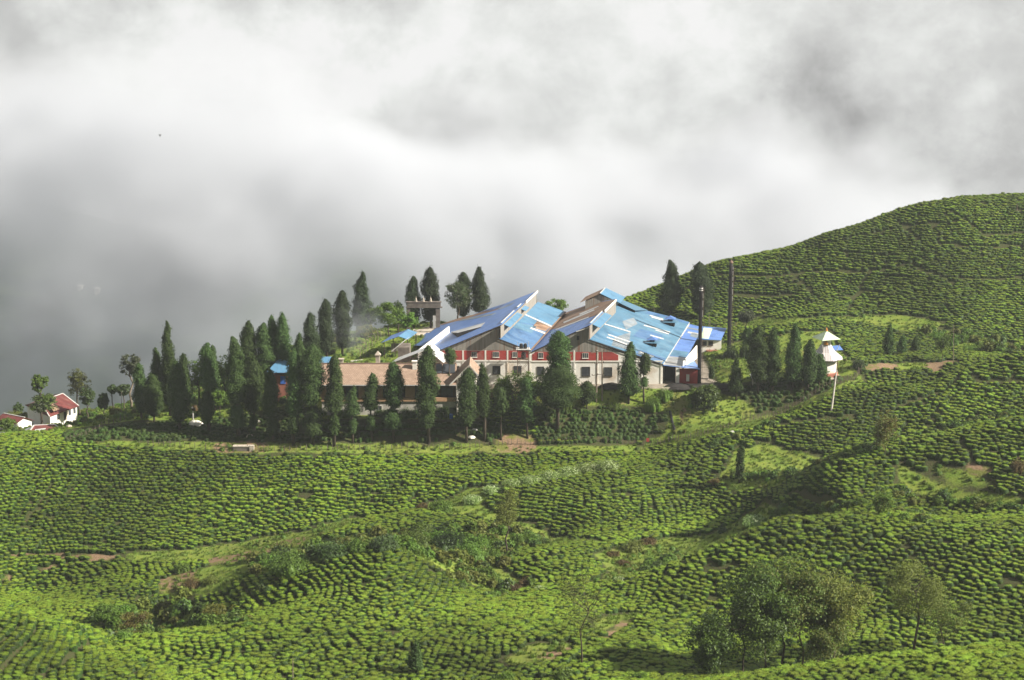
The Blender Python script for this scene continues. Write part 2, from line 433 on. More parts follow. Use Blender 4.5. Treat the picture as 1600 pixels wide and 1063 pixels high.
    m['bird'] = mat_plain('dark_feathers', (.02, .02, .02), (.03, .03, .03), 4, .7)
    # striped temple roof
    t = NT('striped_metal_roof'); b = t.n('ShaderNodeBsdfPrincipled'); tc = t.n('ShaderNodeTexCoord'); wv = t.n('ShaderNodeTexWave', wave_type='BANDS', bands_direction='X')
    t.l(tc.outputs['UV'], wv.inputs[0]); wv.inputs['Scale'].default_value = 1.0
    t.l(t.mix(t.ramp(wv.outputs['Fac'], .75, .9), (.62, .60, .58), (.26, .15, .14)), b.inputs['Base Color']); b.inputs['Roughness'].default_value = .5
    t.l(b.outputs[0], t.out.inputs[0]); m['striped'] = t.mat
mats()

# ------------------------------------------------------------------ ground queries
def ground(x, y):
    return float(_bil(GZ, np.array([(x - GX0) / GS]), np.array([(y - GY0) / GS]))[0])
def ground_a(x, y):
    return _bil(GZ, (np.asarray(x) - GX0) / GS, (np.asarray(y) - GY0) / GS)
_ysteps = np.arange(150, 600, 0.5)
def hit(u, v):
    """ground point that shows at photo pixel (u, v)"""
    cx, cy = (u - CU) / F_PX, (v - CV) / F_PX
    fy = _cp - cy * _sp; fz = -_sp - cy * _cp
    x = cx / fy * _ysteps; z = CAM_Z + fz / fy * _ysteps
    g = ground_a(x, _ysteps); k = np.nonzero(z < g)[0]
    if not len(k): return None
    y = float(_ysteps[k[0]])
    return (cx / fy * y, y, float(g[k[0]]))
def standing(u, v, Y=None):
    """foot of something whose base shows (or hides) at pixel u; Y given when the base is hidden"""
    if Y is None:
        h = hit(u, v)
        if h: return h
        Y = 400
    p = at(u, v, Y); return (p[0], Y, ground(p[0], Y))
def shows(x, y, z):
    ys = np.arange(150, y - 1.5, 1.0)
    if not len(ys): return True
    xs = x / y * ys; zs = CAM_Z + (z - CAM_Z) / y * ys
    return not (ground_a(xs, ys) > zs).any()
def inpoly(u, v, poly):
    c = np.zeros(np.shape(u), bool); n = len(poly)
    for i in range(n):
        (x1, y1), (x2, y2) = poly[i], poly[(i + 1) % n]
        if y1 == y2: continue
        k = ((y1 > v) != (y2 > v)) & (u < (x2 - x1) * (v - y1) / (y2 - y1) + x1)
        c ^= k
    return c
# ------------------------------------------------------------------ what covers the ground
# (kind, polygon in photo pixels, nearest and farthest distance): g grass, s bare soil, y yard/concrete, b shrubs (no tea)
COVER = [
    ('g', [(930,868),(1000,846),(1110,836),(1195,790),(1225,800),(1165,838),(1095,866),(1030,898),(985,912),(945,925),(925,912),(955,895)], 285, 345),
    ('b', [(395,874),(480,850),(560,838),(720,828),(800,826),(850,846),(800,868),(782,892),(835,918),(770,940),(700,898),(640,866),(560,866),(480,880),(400,900)], 288, 348),
    ('s', [(0,863),(200,867),(180,873),(110,883),(0,909),(0,900),(140,873),(0,869)], 315, 352),
    ('g', [(190,866),(330,857),(480,828),(560,806),(566,815),(480,848),(420,862),(330,876),(210,878)], 312, 356),
    ('s', [(390,858),(480,838),(475,846),(400,872),(330,884),(320,876)], 312, 350),
    ('g', [(395,862),(470,846),(485,852),(400,898),(330,925),(270,934),(245,918),(330,885)], 290, 345),
    ('s', [(250,905),(300,885),(312,898),(270,925),(240,925)], 300, 345),
    ('g', [(640,800),(690,782),(740,762),(800,757),(745,788),(800,812),(862,832),(850,842),(780,816),(720,803)], 330, 362),
    ('b', [(160,962),(280,936),(350,962),(392,984),(262,992),(176,1012)], 262, 306),
    ('g', [(1150,702),(1200,694),(1285,716),(1255,738),(1215,758),(1150,770),(1126,748)], 322, 372),
    ('g', [(800,830),(870,842),(950,846),(940,864),(900,858),(850,852)], 318, 342), ('g', [(1180,778),(1215,800),(1235,806),(1190,812)], 300, 332),
    ('g', [(1400,722),(1440,745),(1500,770),(1600,778),(1600,790),(1480,785),(1410,760)], 296, 318),
    ('g', [(1045,640),(1092,606),(1150,620),(1185,645),(1135,672),(1062,692),(1008,697),(1046,672)], 374, 402),
    ('s', [(1055,645),(1075,635),(1082,650),(1066,668)], 380, 402),
    ('s', [(1340,570),(1402,569),(1402,578),(1342,579)], 398, 430),
    ('s', [(1445,566),(1500,562),(1500,570),(1472,574),(1470,588),(1450,580)], 396, 430),
    ('g', [(1402,567),(1450,567),(1450,577),(1402,579)], 398, 430),
    ('s', [(930,1002),(968,972),(1000,966),(985,980),(945,1004)], 215, 262),
    ('g', [(786,1034),(830,1008),(890,1006),(868,1030),(806,1042)], 205, 250),
    ('s', [(830,1028),(880,1010),(900,1008),(868,1030)], 205, 250),
    ('g', [(930,968),(960,962),(1010,958),(968,974),(930,990)], 225, 270),
    ('b', [(1435,512),(1500,520),(1570,535),(1600,548),(1600,560),(1540,552),(1470,540)], 410, 446),
    ('g', [(1150,500),(1400,492),(1480,505),(1440,520),(1380,510),(1300,497),(1240,504),(1150,512)], 440, 470),
    ('s', [(1490,733),(1530,722),(1556,736),(1530,748)], 295, 325),
    ('g', [(1440,720),(1530,745),(1560,760),(1500,760)], 295, 325),
    ('g', [(1050,687),(1150,665),(1220,643),(1280,617),(1338,586),(1352,590),(1292,624),(1226,650),(1150,674),(1060,696)], 374, 406),
    ('s', [(780,680),(840,682),(838,706),(770,706)], 374, 392),
    ('s', [(330,690),(420,690),(420,705),(330,708)], 372, 392),
    ('g', [(840,606),(1040,606),(1090,612),(1050,640),(1020,640),(960,630),(890,636),(840,628)], 380, 400),
    ('s', [(950,622),(985,626),(988,634),(965,634)], 380, 400),
    ('g', [(100,690),(1000,698),(1100,676),(1100,682),(1000,705),(700,708),(400,708),(230,699)], 372, 392),
]
# walked lines through the tea (photo pixels, half width in metres)
TRACKS = [
    ([(1325,487),(1338,462),(1350,440),(1362,424)], .9), ([(1408,352),(1425,368),(1440,384)], .8),
    ([(1466,383),(1510,387),(1560,388),(1600,386)], .8), ([(1350,428),(1395,422),(1425,414),(1440,424),(1475,436),(1530,438),(1600,436)], .8),
    ([(1140,462),(1200,464),(1250,462)], .7), ([(1130,500),(1200,492),(1255,480),(1305,466),(1345,462)], .9), ([(1230,420),(1260,450),(1300,482)], .8),
    ([(1250,392),(1330,372),(1420,355),(1500,350)], .6), ([(1480,330),(1540,370),(1600,365)], .5), ([(1120,430),(1200,436),(1290,425),(1350,428)], .6),
    ([(1466,590),(1530,597),(1600,598)], .9), ([(1180,672),(1260,660),(1340,655)], .7), ([(1400,640),(1480,612),(1500,590)], .8), ([(1230,772),(1270,782),(1312,792)], .8),
    ([(500,926),(530,916),(570,914),(612,928)], .6),
    ([(1500,690),(1520,720),(1530,760),(1525,800)], .7),
    ([(600,990),(700,985),(800,960)], .6), ([(140,1010),(100,1040),(60,1062)], .6),
]
_tk = []
for pl, w in TRACKS:
    q = [hit(*p) for p in pl]; q = [p for p in q if p]
    for a, b in zip(q, q[1:]):
        n = max(2, int(math.hypot(a[0] - b[0], a[1] - b[1]) / .5))
        for k in range(n):
            t = k / n; _tk.append((a[0] + (b[0] - a[0]) * t, a[1] + (b[1] - a[1]) * t, w))
_tk = np.array(_tk)
_tkc = {}
for x, y, w in _tk: _tkc.setdefault((int(x // 2), int(y // 2)), []).append((x, y, w))

def cover_masks(X, Y, Z):
    U, V = project(X, Y, Z)
    wob = (vnoise(X / 2.2, Y / 2.2, 21) - .5) * 9
    out = {k: np.zeros(X.shape, bool) for k in 'gsyb'}
    for kind, poly, y0, y1 in COVER:
        out[kind] |= inpoly(U + wob, V + wob * .5, poly) & (Y >= y0) & (Y <= y1)
    # places known by their plan: yard round the factory, bank and lawns, houses' hillside, land behind
    yard = (X > -48) & (X < 47) & (Y > 397.2) & (Y < 456)
    out['y'] |= yard & (X > -17)
    out['g'] |= yard & (X <= -17)
    out['y'] |= (X > -24) & (X < -15) & (Y > 452) & (Y < 466)
    out['g'] |= (X > 47) & (X < 80) & (Y > 399 + .12 * (X - 47)) & (Y < 440)
    out['g'] |= (X < -44) & (Y > 396)
    out['g'] |= (X < 22) & (Y > 452) | (X < 47) & (Y > 452) & (Y < 460)
    out['g'] |= (X > -46) & (X < -7) & (Y > 385.6) & (Y < 398)
    return out

X0 = _X; Y0 = _Y
_mk = cover_masks(X0, Y0, GZ)
def _blur(a):
    a = a.astype(float)
    p = np.pad(a, 1, mode='edge')
    return (p[:-2, 1:-1] + p[2:, 1:-1] + p[1:-1, :-2] + p[1:-1, 2:] + 2 * a) / 6
_cov = {k: _blur(_blur(_mk[k])) for k in 'gsyb'}
# tracks are bare soil
for x, y, w in _tk:
    i, j = int(round((x - GX0) / GS)), int(round((y - GY0) / GS))
    if 0 <= j < GZ.shape[0] and 0 <= i < GZ.shape[1]: _cov['s'][j, i] = max(_cov['s'][j, i], .10)

nx, ny = len(gx), len(gy)
V = np.stack([_X.ravel(), _Y.ravel(), GZ.ravel()], -1)
ii = np.arange(nx * ny).reshape(ny, nx)
Q = np.stack([ii[:-1, :-1], ii[:-1, 1:], ii[1:, 1:], ii[1:, :-1]], -1).reshape(-1, 4)

t = NT('hillside_ground'); b = t.n('ShaderNodeBsdfPrincipled'); at_ = t.n('ShaderNodeAttribute', attribute_name='cover')
sep = t.n('ShaderNodeSeparateColor'); t.l(at_.outputs['Color'], sep.inputs[0])
n1 = t.noise(.35, 6); n2 = t.noise(2.5, 5); n3 = t.noise(.09, 4)
under = t.mix(t.ramp(n2, .4, .62), (.045, .062, .016), (.060, .050, .026))
grass = t.mix(t.ramp(n1, .38, .62), (.125, .185, .028), (.18, .215, .038))
grass = t.mix(t.ramp(n2, .50, .78), grass, (.085, .14, .02))
grass = t.mix(t.ramp(n3, .58, .70), grass, (.145, .15, .04))
soil = t.mix(t.ramp(n2, .35, .65), (.25, .165, .10), (.155, .105, .062))
soil = t.mix(t.ramp(n1, .5, .6), soil, (.12, .13, .03))
yard = t.mix(t.ramp(n1, .4, .65), (.30, .255, .20), (.19, .165, .13))
def edge(sock):
    a = t.n('ShaderNodeMath', operation='ADD'); t.l(sock, a.inputs[0]); m = t.n('ShaderNodeMath', operation='MULTIPLY_ADD'); t.l(n2, m.inputs[0]); m.inputs[1].default_value = .7; m.inputs[2].default_value = -.35
    t.l(m.outputs[0], a.inputs[1]); return t.ramp(a.outputs[0], .35, .6)
col = t.mix(edge(sep.outputs[0]), under, grass)
col = t.mix(edge(sep.outputs[1]), col, soil)
col = t.mix(edge(sep.outputs[2]), col, yard)
t.l(col, b.inputs['Base Color']); b.inputs['Roughness'].default_value = .95; b.inputs['Specular IOR Level'].default_value = .1
bp = t.n('ShaderNodeBump'); bp.inputs['Distance'].default_value = .25; bp.inputs['Strength'].default_value = .6; t.l(n2, bp.inputs['Height']); t.l(bp.outputs[0], b.inputs['Normal'])
t.l(b.outputs[0], t.out.inputs[0])
me = np_mesh('hillside', V, Q, [t.mat], smooth=True)
ca = me.color_attributes.new('cover', 'FLOAT_COLOR', 'POINT')
g_ = np.maximum(_cov['g'], _cov['b'])
ca.data.foreach_set('color', np.stack([g_.ravel(), _cov['s'].ravel(), _cov['y'].ravel(), np.ones(nx * ny)], -1).astype(np.float32).ravel())
tag(obj('hillside', me), kind='structure')

# ------------------------------------------------------------------ tea: bushes set out along the contours
_zs = _z2.copy()
for _ in range(3): _zs = _blur(_zs)
def grad(x, y):
    a, c = (x - GX0) / (2 * GS), (y - GY0) / (2 * GS)
    ix, iy = int(a), int(c)
    ix = min(max(ix, 1), _zs.shape[1] - 3); iy = min(max(iy, 1), _zs.shape[0] - 3)
    fx, fy = a - ix, c - iy
    def G(j, i): return ((_zs[j, i + 1] - _zs[j, i - 1]) / 4, (_zs[j + 1, i] - _zs[j - 1, i]) / 4)
    g00, g10, g01, g11 = G(iy, ix), G(iy, ix + 1), G(iy + 1, ix), G(iy + 1, ix + 1)
    return tuple((g00[k] * (1 - fx) + g10[k] * fx) * (1 - fy) + (g01[k] * (1 - fx) + g11[k] * fx) * fy for k in (0, 1))
SPA, SPC = .98, 1.13
def plant():
    cell = {}; pts = []
    bl = _mk['g'] | _mk['b']; blocked = bl.copy(); blocked[1:] |= bl[:-1]; blocked[:-1] |= bl[1:]; blocked[:, 1:] |= bl[:, :-1]; blocked[:, :-1] |= bl[:, 1:]; blocked |= _mk['y'] | _mk['s']
    def allowed(x, y):
        if not (-170 < x < 192 and 160 < y < 506) or abs(x) > y * .2915 + 26: return False
        if blocked[int(round((y - GY0) / GS)), int(round((x - GX0) / GS))]: return False
        if x < -46 and y > 392 + 4 * vnoise(np.array([x / 6]), np.array([2.]), 8)[0]: return False
        if -46 <= x < -7 and y > 385.2: return False
        if -7 <= x < 46 and 393.5 < y < 400: return False
        for di in (-1, 0, 1):
            for dj in (-1, 0, 1):
                for (a, c, w) in _tkc.get((int(x // 2) + di, int(y // 2) + dj), ()):
                    if (a - x) ** 2 + (c - y) ** 2 < (w * .3 + .42) ** 2: return False
        return True
    def free(x, y, cx, cy, cs):
        i, j = int(x // 1.05), int(y // 1.05)
        for di in (-1, 0, 1):
            for dj in (-1, 0, 1):
                for k in cell.get((i + di, j + dj), ()):
                    dx, dy = pts[k][0] - x, pts[k][1] - y
                    a = dx * cx + dy * cy; c = (-dx * cy + dy * cx) / cs
                    if (a / (SPA * .9)) ** 2 + (c / (SPC * .9)) ** 2 < 1: return False
        return True
    from collections import deque
    r = random.Random(3); dq = deque()
    seeds = [(x, y) for y in range(185, 500, 12) for x in range(-140, 160, 14)] + [(x, y) for y in range(162, 504, 2) for x in range(-160, 186, 3)]
    def frame(x, y):
        gx_, gy_ = grad(x, y); s = math.hypot(gx_, gy_)
        if s < .015: return 1.0, 0.0, 1.0
        cs = 1 / math.sqrt(1 + s * s)
        return -gy_ / s, gx_ / s, cs
    def push(x, y):
        cx, cy, cs = frame(x, y)
        if allowed(x, y) and free(x, y, cx, cy, cs):
            pts.append((x, y)); cell.setdefault((int(x // 1.05), int(y // 1.05)), []).append(len(pts) - 1); dq.append((x, y))
    for s in seeds:
        push(*s)
        while dq:
            x, y = dq.popleft(); cx, cy, cs = frame(x, y)
            for a, c in ((1, 0), (-1, 0), (.5, 1), (-.5, 1), (.5, -1), (-.5, -1)):
                ja, jc = r.uniform(-.09, .09), r.uniform(-.05, .05)
                A = (a * SPA) + ja; C = (c * SPC + jc) * cs
                push(x + cx * A - cy * C, y + cy * A + cx * C)
    return np.array(pts)
TEA = plant()
# a few bushes are missing, as in any old garden
TEA = TEA[(nrg.random(len(TEA)) > .03) & (vnoise(TEA[:, 0] / 4, TEA[:, 1] / 4, 91) > .06)]
print('tea bushes', len(TEA))

def leaf_quads(C, N, L, W, rng):
    n = len(C)
    N = N / np.maximum(np.linalg.norm(N, axis=1, keepdims=True), 1e-9)
    R = rng.normal(size=(n, 3)); T = np.cross(N, R); T /= np.maximum(np.linalg.norm(T, axis=1, keepdims=True), 1e-9)
    B = np.cross(N, T)
    L = np.broadcast_to(L, (n,))[:, None] * .5; W = np.broadcast_to(W, (n,))[:, None] * .5
    V = np.stack([C + T * L, C + B * W, C - T * L, C - B * W], 1).reshape(-1, 3)
    return V, np.arange(4 * n).reshape(n, 4)

def bush_mesh(name, seed, r=.80, h=.88, nleaf=340, flat=.75, mats_=('tea_top', 'tea_side'), L=.17, W=.10, lump=.22, young=.48):
    """a clipped cushion: domed core with leaves standing out of it"""
    rng = np.random.default_rng(seed)
    def surf(th, ph):   # ph 0 at the skirt, 1 at the top
        k = 1 + lump * (vnoise(np.cos(th) * 2.1 + 9 + seed, np.sin(th) * 2.1 + ph * 2 + 9, seed) - .5) * 2
        a = ph * np.pi / 2
        rr = r * np.cos(a) ** flat * k
        zz = h * (.06 + .94 * np.sin(a) ** .8) * (1 + .16 * (vnoise(np.cos(th) * rr * 3 + 20, np.sin(th) * rr * 3 + 20, seed + 1) - .5))
        return np.stack([np.cos(th) * rr, np.sin(th) * rr, zz], -1)
    nt, npz = 12, 6
    th = np.linspace(0, 2 * np.pi, nt, endpoint=False); ph = np.array([-.12, .12, .35, .58, .8, .97])
    T, P = np.meshgrid(th, ph); V1 = surf(T.ravel(), P.ravel()) * np.array([.93, .93, .95])
    V1[:nt, 2] = -.25
    q = []
    for k in range(npz - 1):
        for j in range(nt): q.append((k * nt + j, k * nt + (j + 1) % nt, (k + 1) * nt + (j + 1) % nt, (k + 1) * nt + j))
    for j in range(0, nt // 2 - 1): q.append(((npz - 1) * nt + j, (npz - 1) * nt + j + 1, (npz - 1) * nt + nt - 2 - j, (npz - 1) * nt + nt - 1 - j))
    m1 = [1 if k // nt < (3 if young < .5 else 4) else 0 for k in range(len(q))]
    lt = rng.uniform(0, 2 * np.pi, nleaf); lp = np.clip(rng.beta(1.1, 1.2, nleaf), 0, .98)
    C = surf(lt, lp); e = .02
    N = np.stack([np.cos(lt) * np.cos(lp * 1.57), np.sin(lt) * np.cos(lp * 1.57), np.sin(lp * 1.57) + .35], -1) + rng.normal(scale=.42, size=(nleaf, 3))
    C = C + rng.normal(scale=.025, size=C.shape) + N * .015
    V2, q2 = leaf_quads(C, N, rng.uniform(.7, 1.3, nleaf) * L, rng.uniform(.7, 1.3, nleaf) * W, rng)
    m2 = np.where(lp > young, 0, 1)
    return np_mesh(name, np.r_[V1, V2], np.r_[np.array(q), q2 + len(V1)], [MT[k] for k in mats_], np.r_[m1, m2], smooth=np.r_[np.full(len(q), True), np.full(nleaf, False)])

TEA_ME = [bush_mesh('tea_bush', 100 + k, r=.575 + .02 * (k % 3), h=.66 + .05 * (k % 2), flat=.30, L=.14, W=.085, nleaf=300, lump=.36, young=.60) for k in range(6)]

def instance_group(name, pts, scl, meshes, rotz=None, tilt=.12, seed=0):
    """one object of kind stuff: its points carry copies of a few meshes"""
    me = bpy.data.meshes.new(name); me.vertices.add(len(pts)); me.vertices.foreach_set('co', np.ascontiguousarray(pts, np.float32).ravel())
    a = me.attributes.new('size', 'FLOAT_VECTOR', 'POINT'); a.data.foreach_set('vector', np.ascontiguousarray(scl, np.float32).ravel())
    rng = np.random.default_rng(seed)
    rz = rng.uniform(0, 6.28, len(pts)) if rotz is None else rotz
    rot = np.stack([rng.normal(scale=tilt, size=len(pts)), rng.normal(scale=tilt, size=len(pts)), rz], -1)
    b = me.attributes.new('turn', 'FLOAT_VECTOR', 'POINT'); b.data.foreach_set('vector', rot.astype(np.float32).ravel())
    c = me.attributes.new('pick', 'INT', 'POINT'); c.data.foreach_set('value', rng.integers(0, len(meshes), len(pts)).astype(np.int32))
    o = obj(name, me)
    coll = bpy.data.collections.new(name + '_kinds')
    for i, m in enumerate(meshes):
        s = bpy.data.objects.new('%s_kind_%02d' % (name, i), m); coll.objects.link(s)
    ng = bpy.data.node_groups.new(name, 'GeometryNodeTree')
    ng.interface.new_socket('Geometry', in_out='INPUT', socket_type='NodeSocketGeometry'); ng.interface.new_socket('Geometry', in_out='OUTPUT', socket_type='NodeSocketGeometry')
    N = ng.nodes.new; Lk = ng.links.new
    gi, go = N('NodeGroupInput'), N('NodeGroupOutput'); mp = N('GeometryNodeMeshToPoints'); iop = N('GeometryNodeInstanceOnPoints')
    ci = N('GeometryNodeCollectionInfo'); ci.inputs['Collection'].default_value = coll; ci.inputs['Separate Children'].default_value = True; ci.inputs['Reset Children'].default_value = True
    def attr(nm, ty):
        n = N('GeometryNodeInputNamedAttribute'); n.data_type = ty; n.inputs['Name'].default_value = nm; return n.outputs['Attribute']
    Lk(gi.outputs[0], mp.inputs['Mesh']); Lk(mp.outputs[0], iop.inputs['Points']); Lk(ci.outputs[0], iop.inputs['Instance'])
    iop.inputs['Pick Instance'].default_value = True
    Lk(attr('pick', 'INT'), iop.inputs['Instance Index']); Lk(attr('size', 'FLOAT_VECTOR'), iop.inputs['Scale'])
    er = N('FunctionNodeEulerToRotation'); Lk(attr('turn', 'FLOAT_VECTOR'), er.inputs[0]); Lk(er.outputs[0], iop.inputs['Rotation'])
    Lk(iop.outputs[0], go.inputs[0])
    md = o.modifiers.new('copies', 'NODES'); md.node_group = ng
    return tag(o, kind='stuff')

tz = ground_a(TEA[:, 0], TEA[:, 1])
tu, tv = project(TEA[:, 0], TEA[:, 1], tz + .5)
ts = nrg.uniform(.78, 1.16, len(TEA)) * (.88 + .24 * vnoise(TEA[:, 0] / 9, TEA[:, 1] / 9, 17)); tsz = ts * nrg.uniform(.75, 1.2, len(TEA))
_fr = [grad(x, y) for x, y in TEA]
trz = np.array([math.atan2(g[0], -g[1]) if math.hypot(*g) > .02 else 0 for g in _fr]) + nrg.normal(scale=.4, size=len(TEA)) + np.pi * (nrg.random(len(TEA)) > .5)
tsx = ts * nrg.uniform(.95, 1.22, len(TEA)); tsy = ts * nrg.uniform(.88, 1.05, len(TEA))
# the 300 largest in the picture stand as objects of their own
order = np.argsort(TEA[:, 1]); near = []
for k in order:
    if len(near) >= 300: break
    if 4 < tu[k] < 1596 and tv[k] < 1056 and shows(TEA[k, 0], TEA[k, 1], tz[k] + .6): near.append(k)
nearset = set(near)
ZONES = [(-99, 420, 'low clipped tea bush in the nearest rows at the bottom left corner, below the small mound'),
         (420, 760, 'low clipped tea bush in the rows along the bottom edge, around the small dark conifer'),
         (760, 1090, 'low clipped tea bush along the bottom edge, below the bare thin tree and dirt patches'),
         (1090, 1340, 'low clipped tea bush on the nearest bank, just below the clump of leafy trees'),
         (1340, 1700, 'low clipped tea bush on the nearest bank in the bottom right corner')]
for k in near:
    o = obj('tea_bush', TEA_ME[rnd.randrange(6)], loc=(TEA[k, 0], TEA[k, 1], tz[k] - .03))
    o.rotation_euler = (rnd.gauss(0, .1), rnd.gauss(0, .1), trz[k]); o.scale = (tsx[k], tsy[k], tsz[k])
    lab = [z[2] for z in ZONES if z[0] <= tu[k] < z[1]][0]
    tag(o, lab, 'tea bush', 'nearest tea bushes ' + lab.split('bush ')[1].split(',')[0])
# the darker, gappier garden inside the fences and under the trees
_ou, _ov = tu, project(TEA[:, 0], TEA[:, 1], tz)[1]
gappy = (inpoly(_ou, _ov, [(100,640),(720,640),(840,690),(1000,692),(1045,690),(1060,640),(880,620),(840,640),(840,712),(400,716),(230,702),(100,694)]) & (TEA[:, 1] > 375) & (TEA[:, 1] < 402)) | \
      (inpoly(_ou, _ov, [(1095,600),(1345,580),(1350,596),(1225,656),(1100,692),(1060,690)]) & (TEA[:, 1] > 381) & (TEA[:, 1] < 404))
gappy &= np.array([k not in nearset for k in range(len(TEA))])
DARK_ME = [bush_mesh('garden_tea', 150 + k, r=.50 + .03 * k, h=.62 + .05 * k, flat=.5, L=.15, W=.085, nleaf=240, lump=.5, mats_=('tea_dark', 'tea_side')) for k in range(4)]
ko = np.nonzero(gappy & (nrg.random(len(TEA)) > .14))[0]
instance_group('garden_rows', np.c_[TEA[ko], tz[ko] - .03], np.c_[tsx[ko], tsy[ko], tsz[ko]], DARK_ME, rotz=trz[ko], seed=15)
rest = np.array([k for k in range(len(TEA)) if k not in nearset and not gappy[k]])
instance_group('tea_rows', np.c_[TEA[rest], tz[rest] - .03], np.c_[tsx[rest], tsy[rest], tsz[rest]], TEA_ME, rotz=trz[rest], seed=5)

# ------------------------------------------------------------------ grass and low scrub where no tea grows
def tuft_mesh(name, seed, mat, n=26, h=.42, spread=.3):
    rng = np.random.default_rng(seed); V = []; Q = []
    for k in range(n):
        a = rng.uniform(0, 6.28); d = rng.uniform(0, spread); p = np.array([math.cos(a) * d, math.sin(a) * d, -.03])
        b = rng.uniform(0, 6.28); lean = rng.uniform(.1, .7) * h; w = rng.uniform(.02, .045)
        tip = p + np.array([math.cos(b) * lean, math.sin(b) * lean, h * rng.uniform(.6, 1.1)]); s = np.array([-math.sin(b), math.cos(b), 0]) * w
        V += [p - s, p + s, tip + s * .4, tip - s * .4]; Q.append([4 * k, 4 * k + 1, 4 * k + 2, 4 * k + 3])
    return np_mesh(name, np.array(V), np.array(Q), [MT[mat]])
def scatter(mask, n, ymin=185, ymax=500, seed=1):
    rng = np.random.default_rng(seed)
    x = rng.uniform(-150, 165, n * 12); y = rng.uniform(ymin, ymax, n * 12)
    k = mask[np.round((y - GY0) / GS).astype(int), np.round((x - GX0) / GS).astype(int)] & (np.abs(x) < y * .2915 + 8)
    x, y = x[k][:n], y[k][:n]
    return np.stack([x, y, ground_a(x, y)], -1)
_bld = ((_X > -17.5) & (_X < 46.5) & (_Y > 399)) | ((_X > -46) & (_X < -8) & (_Y > 386.8) & (_Y < 398.5))
gm = (_mk['g'] | _mk['b']) & ~_mk['y'] & ~_bld
P = scatter(gm, 20000, seed=2); s = nrg.uniform(.6, 1.4, len(P))
instance_group('grass', P, np.stack([s, s, s], -1), [tuft_mesh('grass_tuft', 300 + k, 'grass') for k in range(4)], seed=6)
# ferns and weeds among the tea and in the banks
WEED = [bush_mesh('weed', 400 + k, .38, .45, 70, .8, (['leaf_mid', 'leaf_light', 'leaf_olive'][k % 3],) * 2, .2, .11, .4) for k in range(6)]
P1 = scatter(gm, 4200, seed=3); P1 = P1[vnoise(P1[:, 0] / 7, P1[:, 1] / 7, 33) > .50]
s = nrg.uniform(.5, 1.5, len(P1)); instance_group('weeds', P1, np.stack([s, s, s * nrg.uniform(.7, 1.3, len(s))], -1), WEED, seed=7)
# ------------------------------------------------------------------ trees
def lathe_np(prof_r, prof_z, nt, lob):
    V = []; Q = []
    for k, (r, z) in enumerate(zip(prof_r, prof_z)):
        th = np.linspace(0, 2 * np.pi, nt, endpoint=False)
        rr = r * lob(th, np.full(nt, z)); V.append(np.stack([np.cos(th) * rr, np.sin(th) * rr, np.full(nt, z)], -1))
    for k in range(len(prof_r) - 1):
        for j in range(nt): Q.append((k * nt + j, k * nt + (j + 1) % nt, (k + 1) * nt + (j + 1) % nt, (k + 1) * nt + j))
    return np.concatenate(V), np.array(Q)

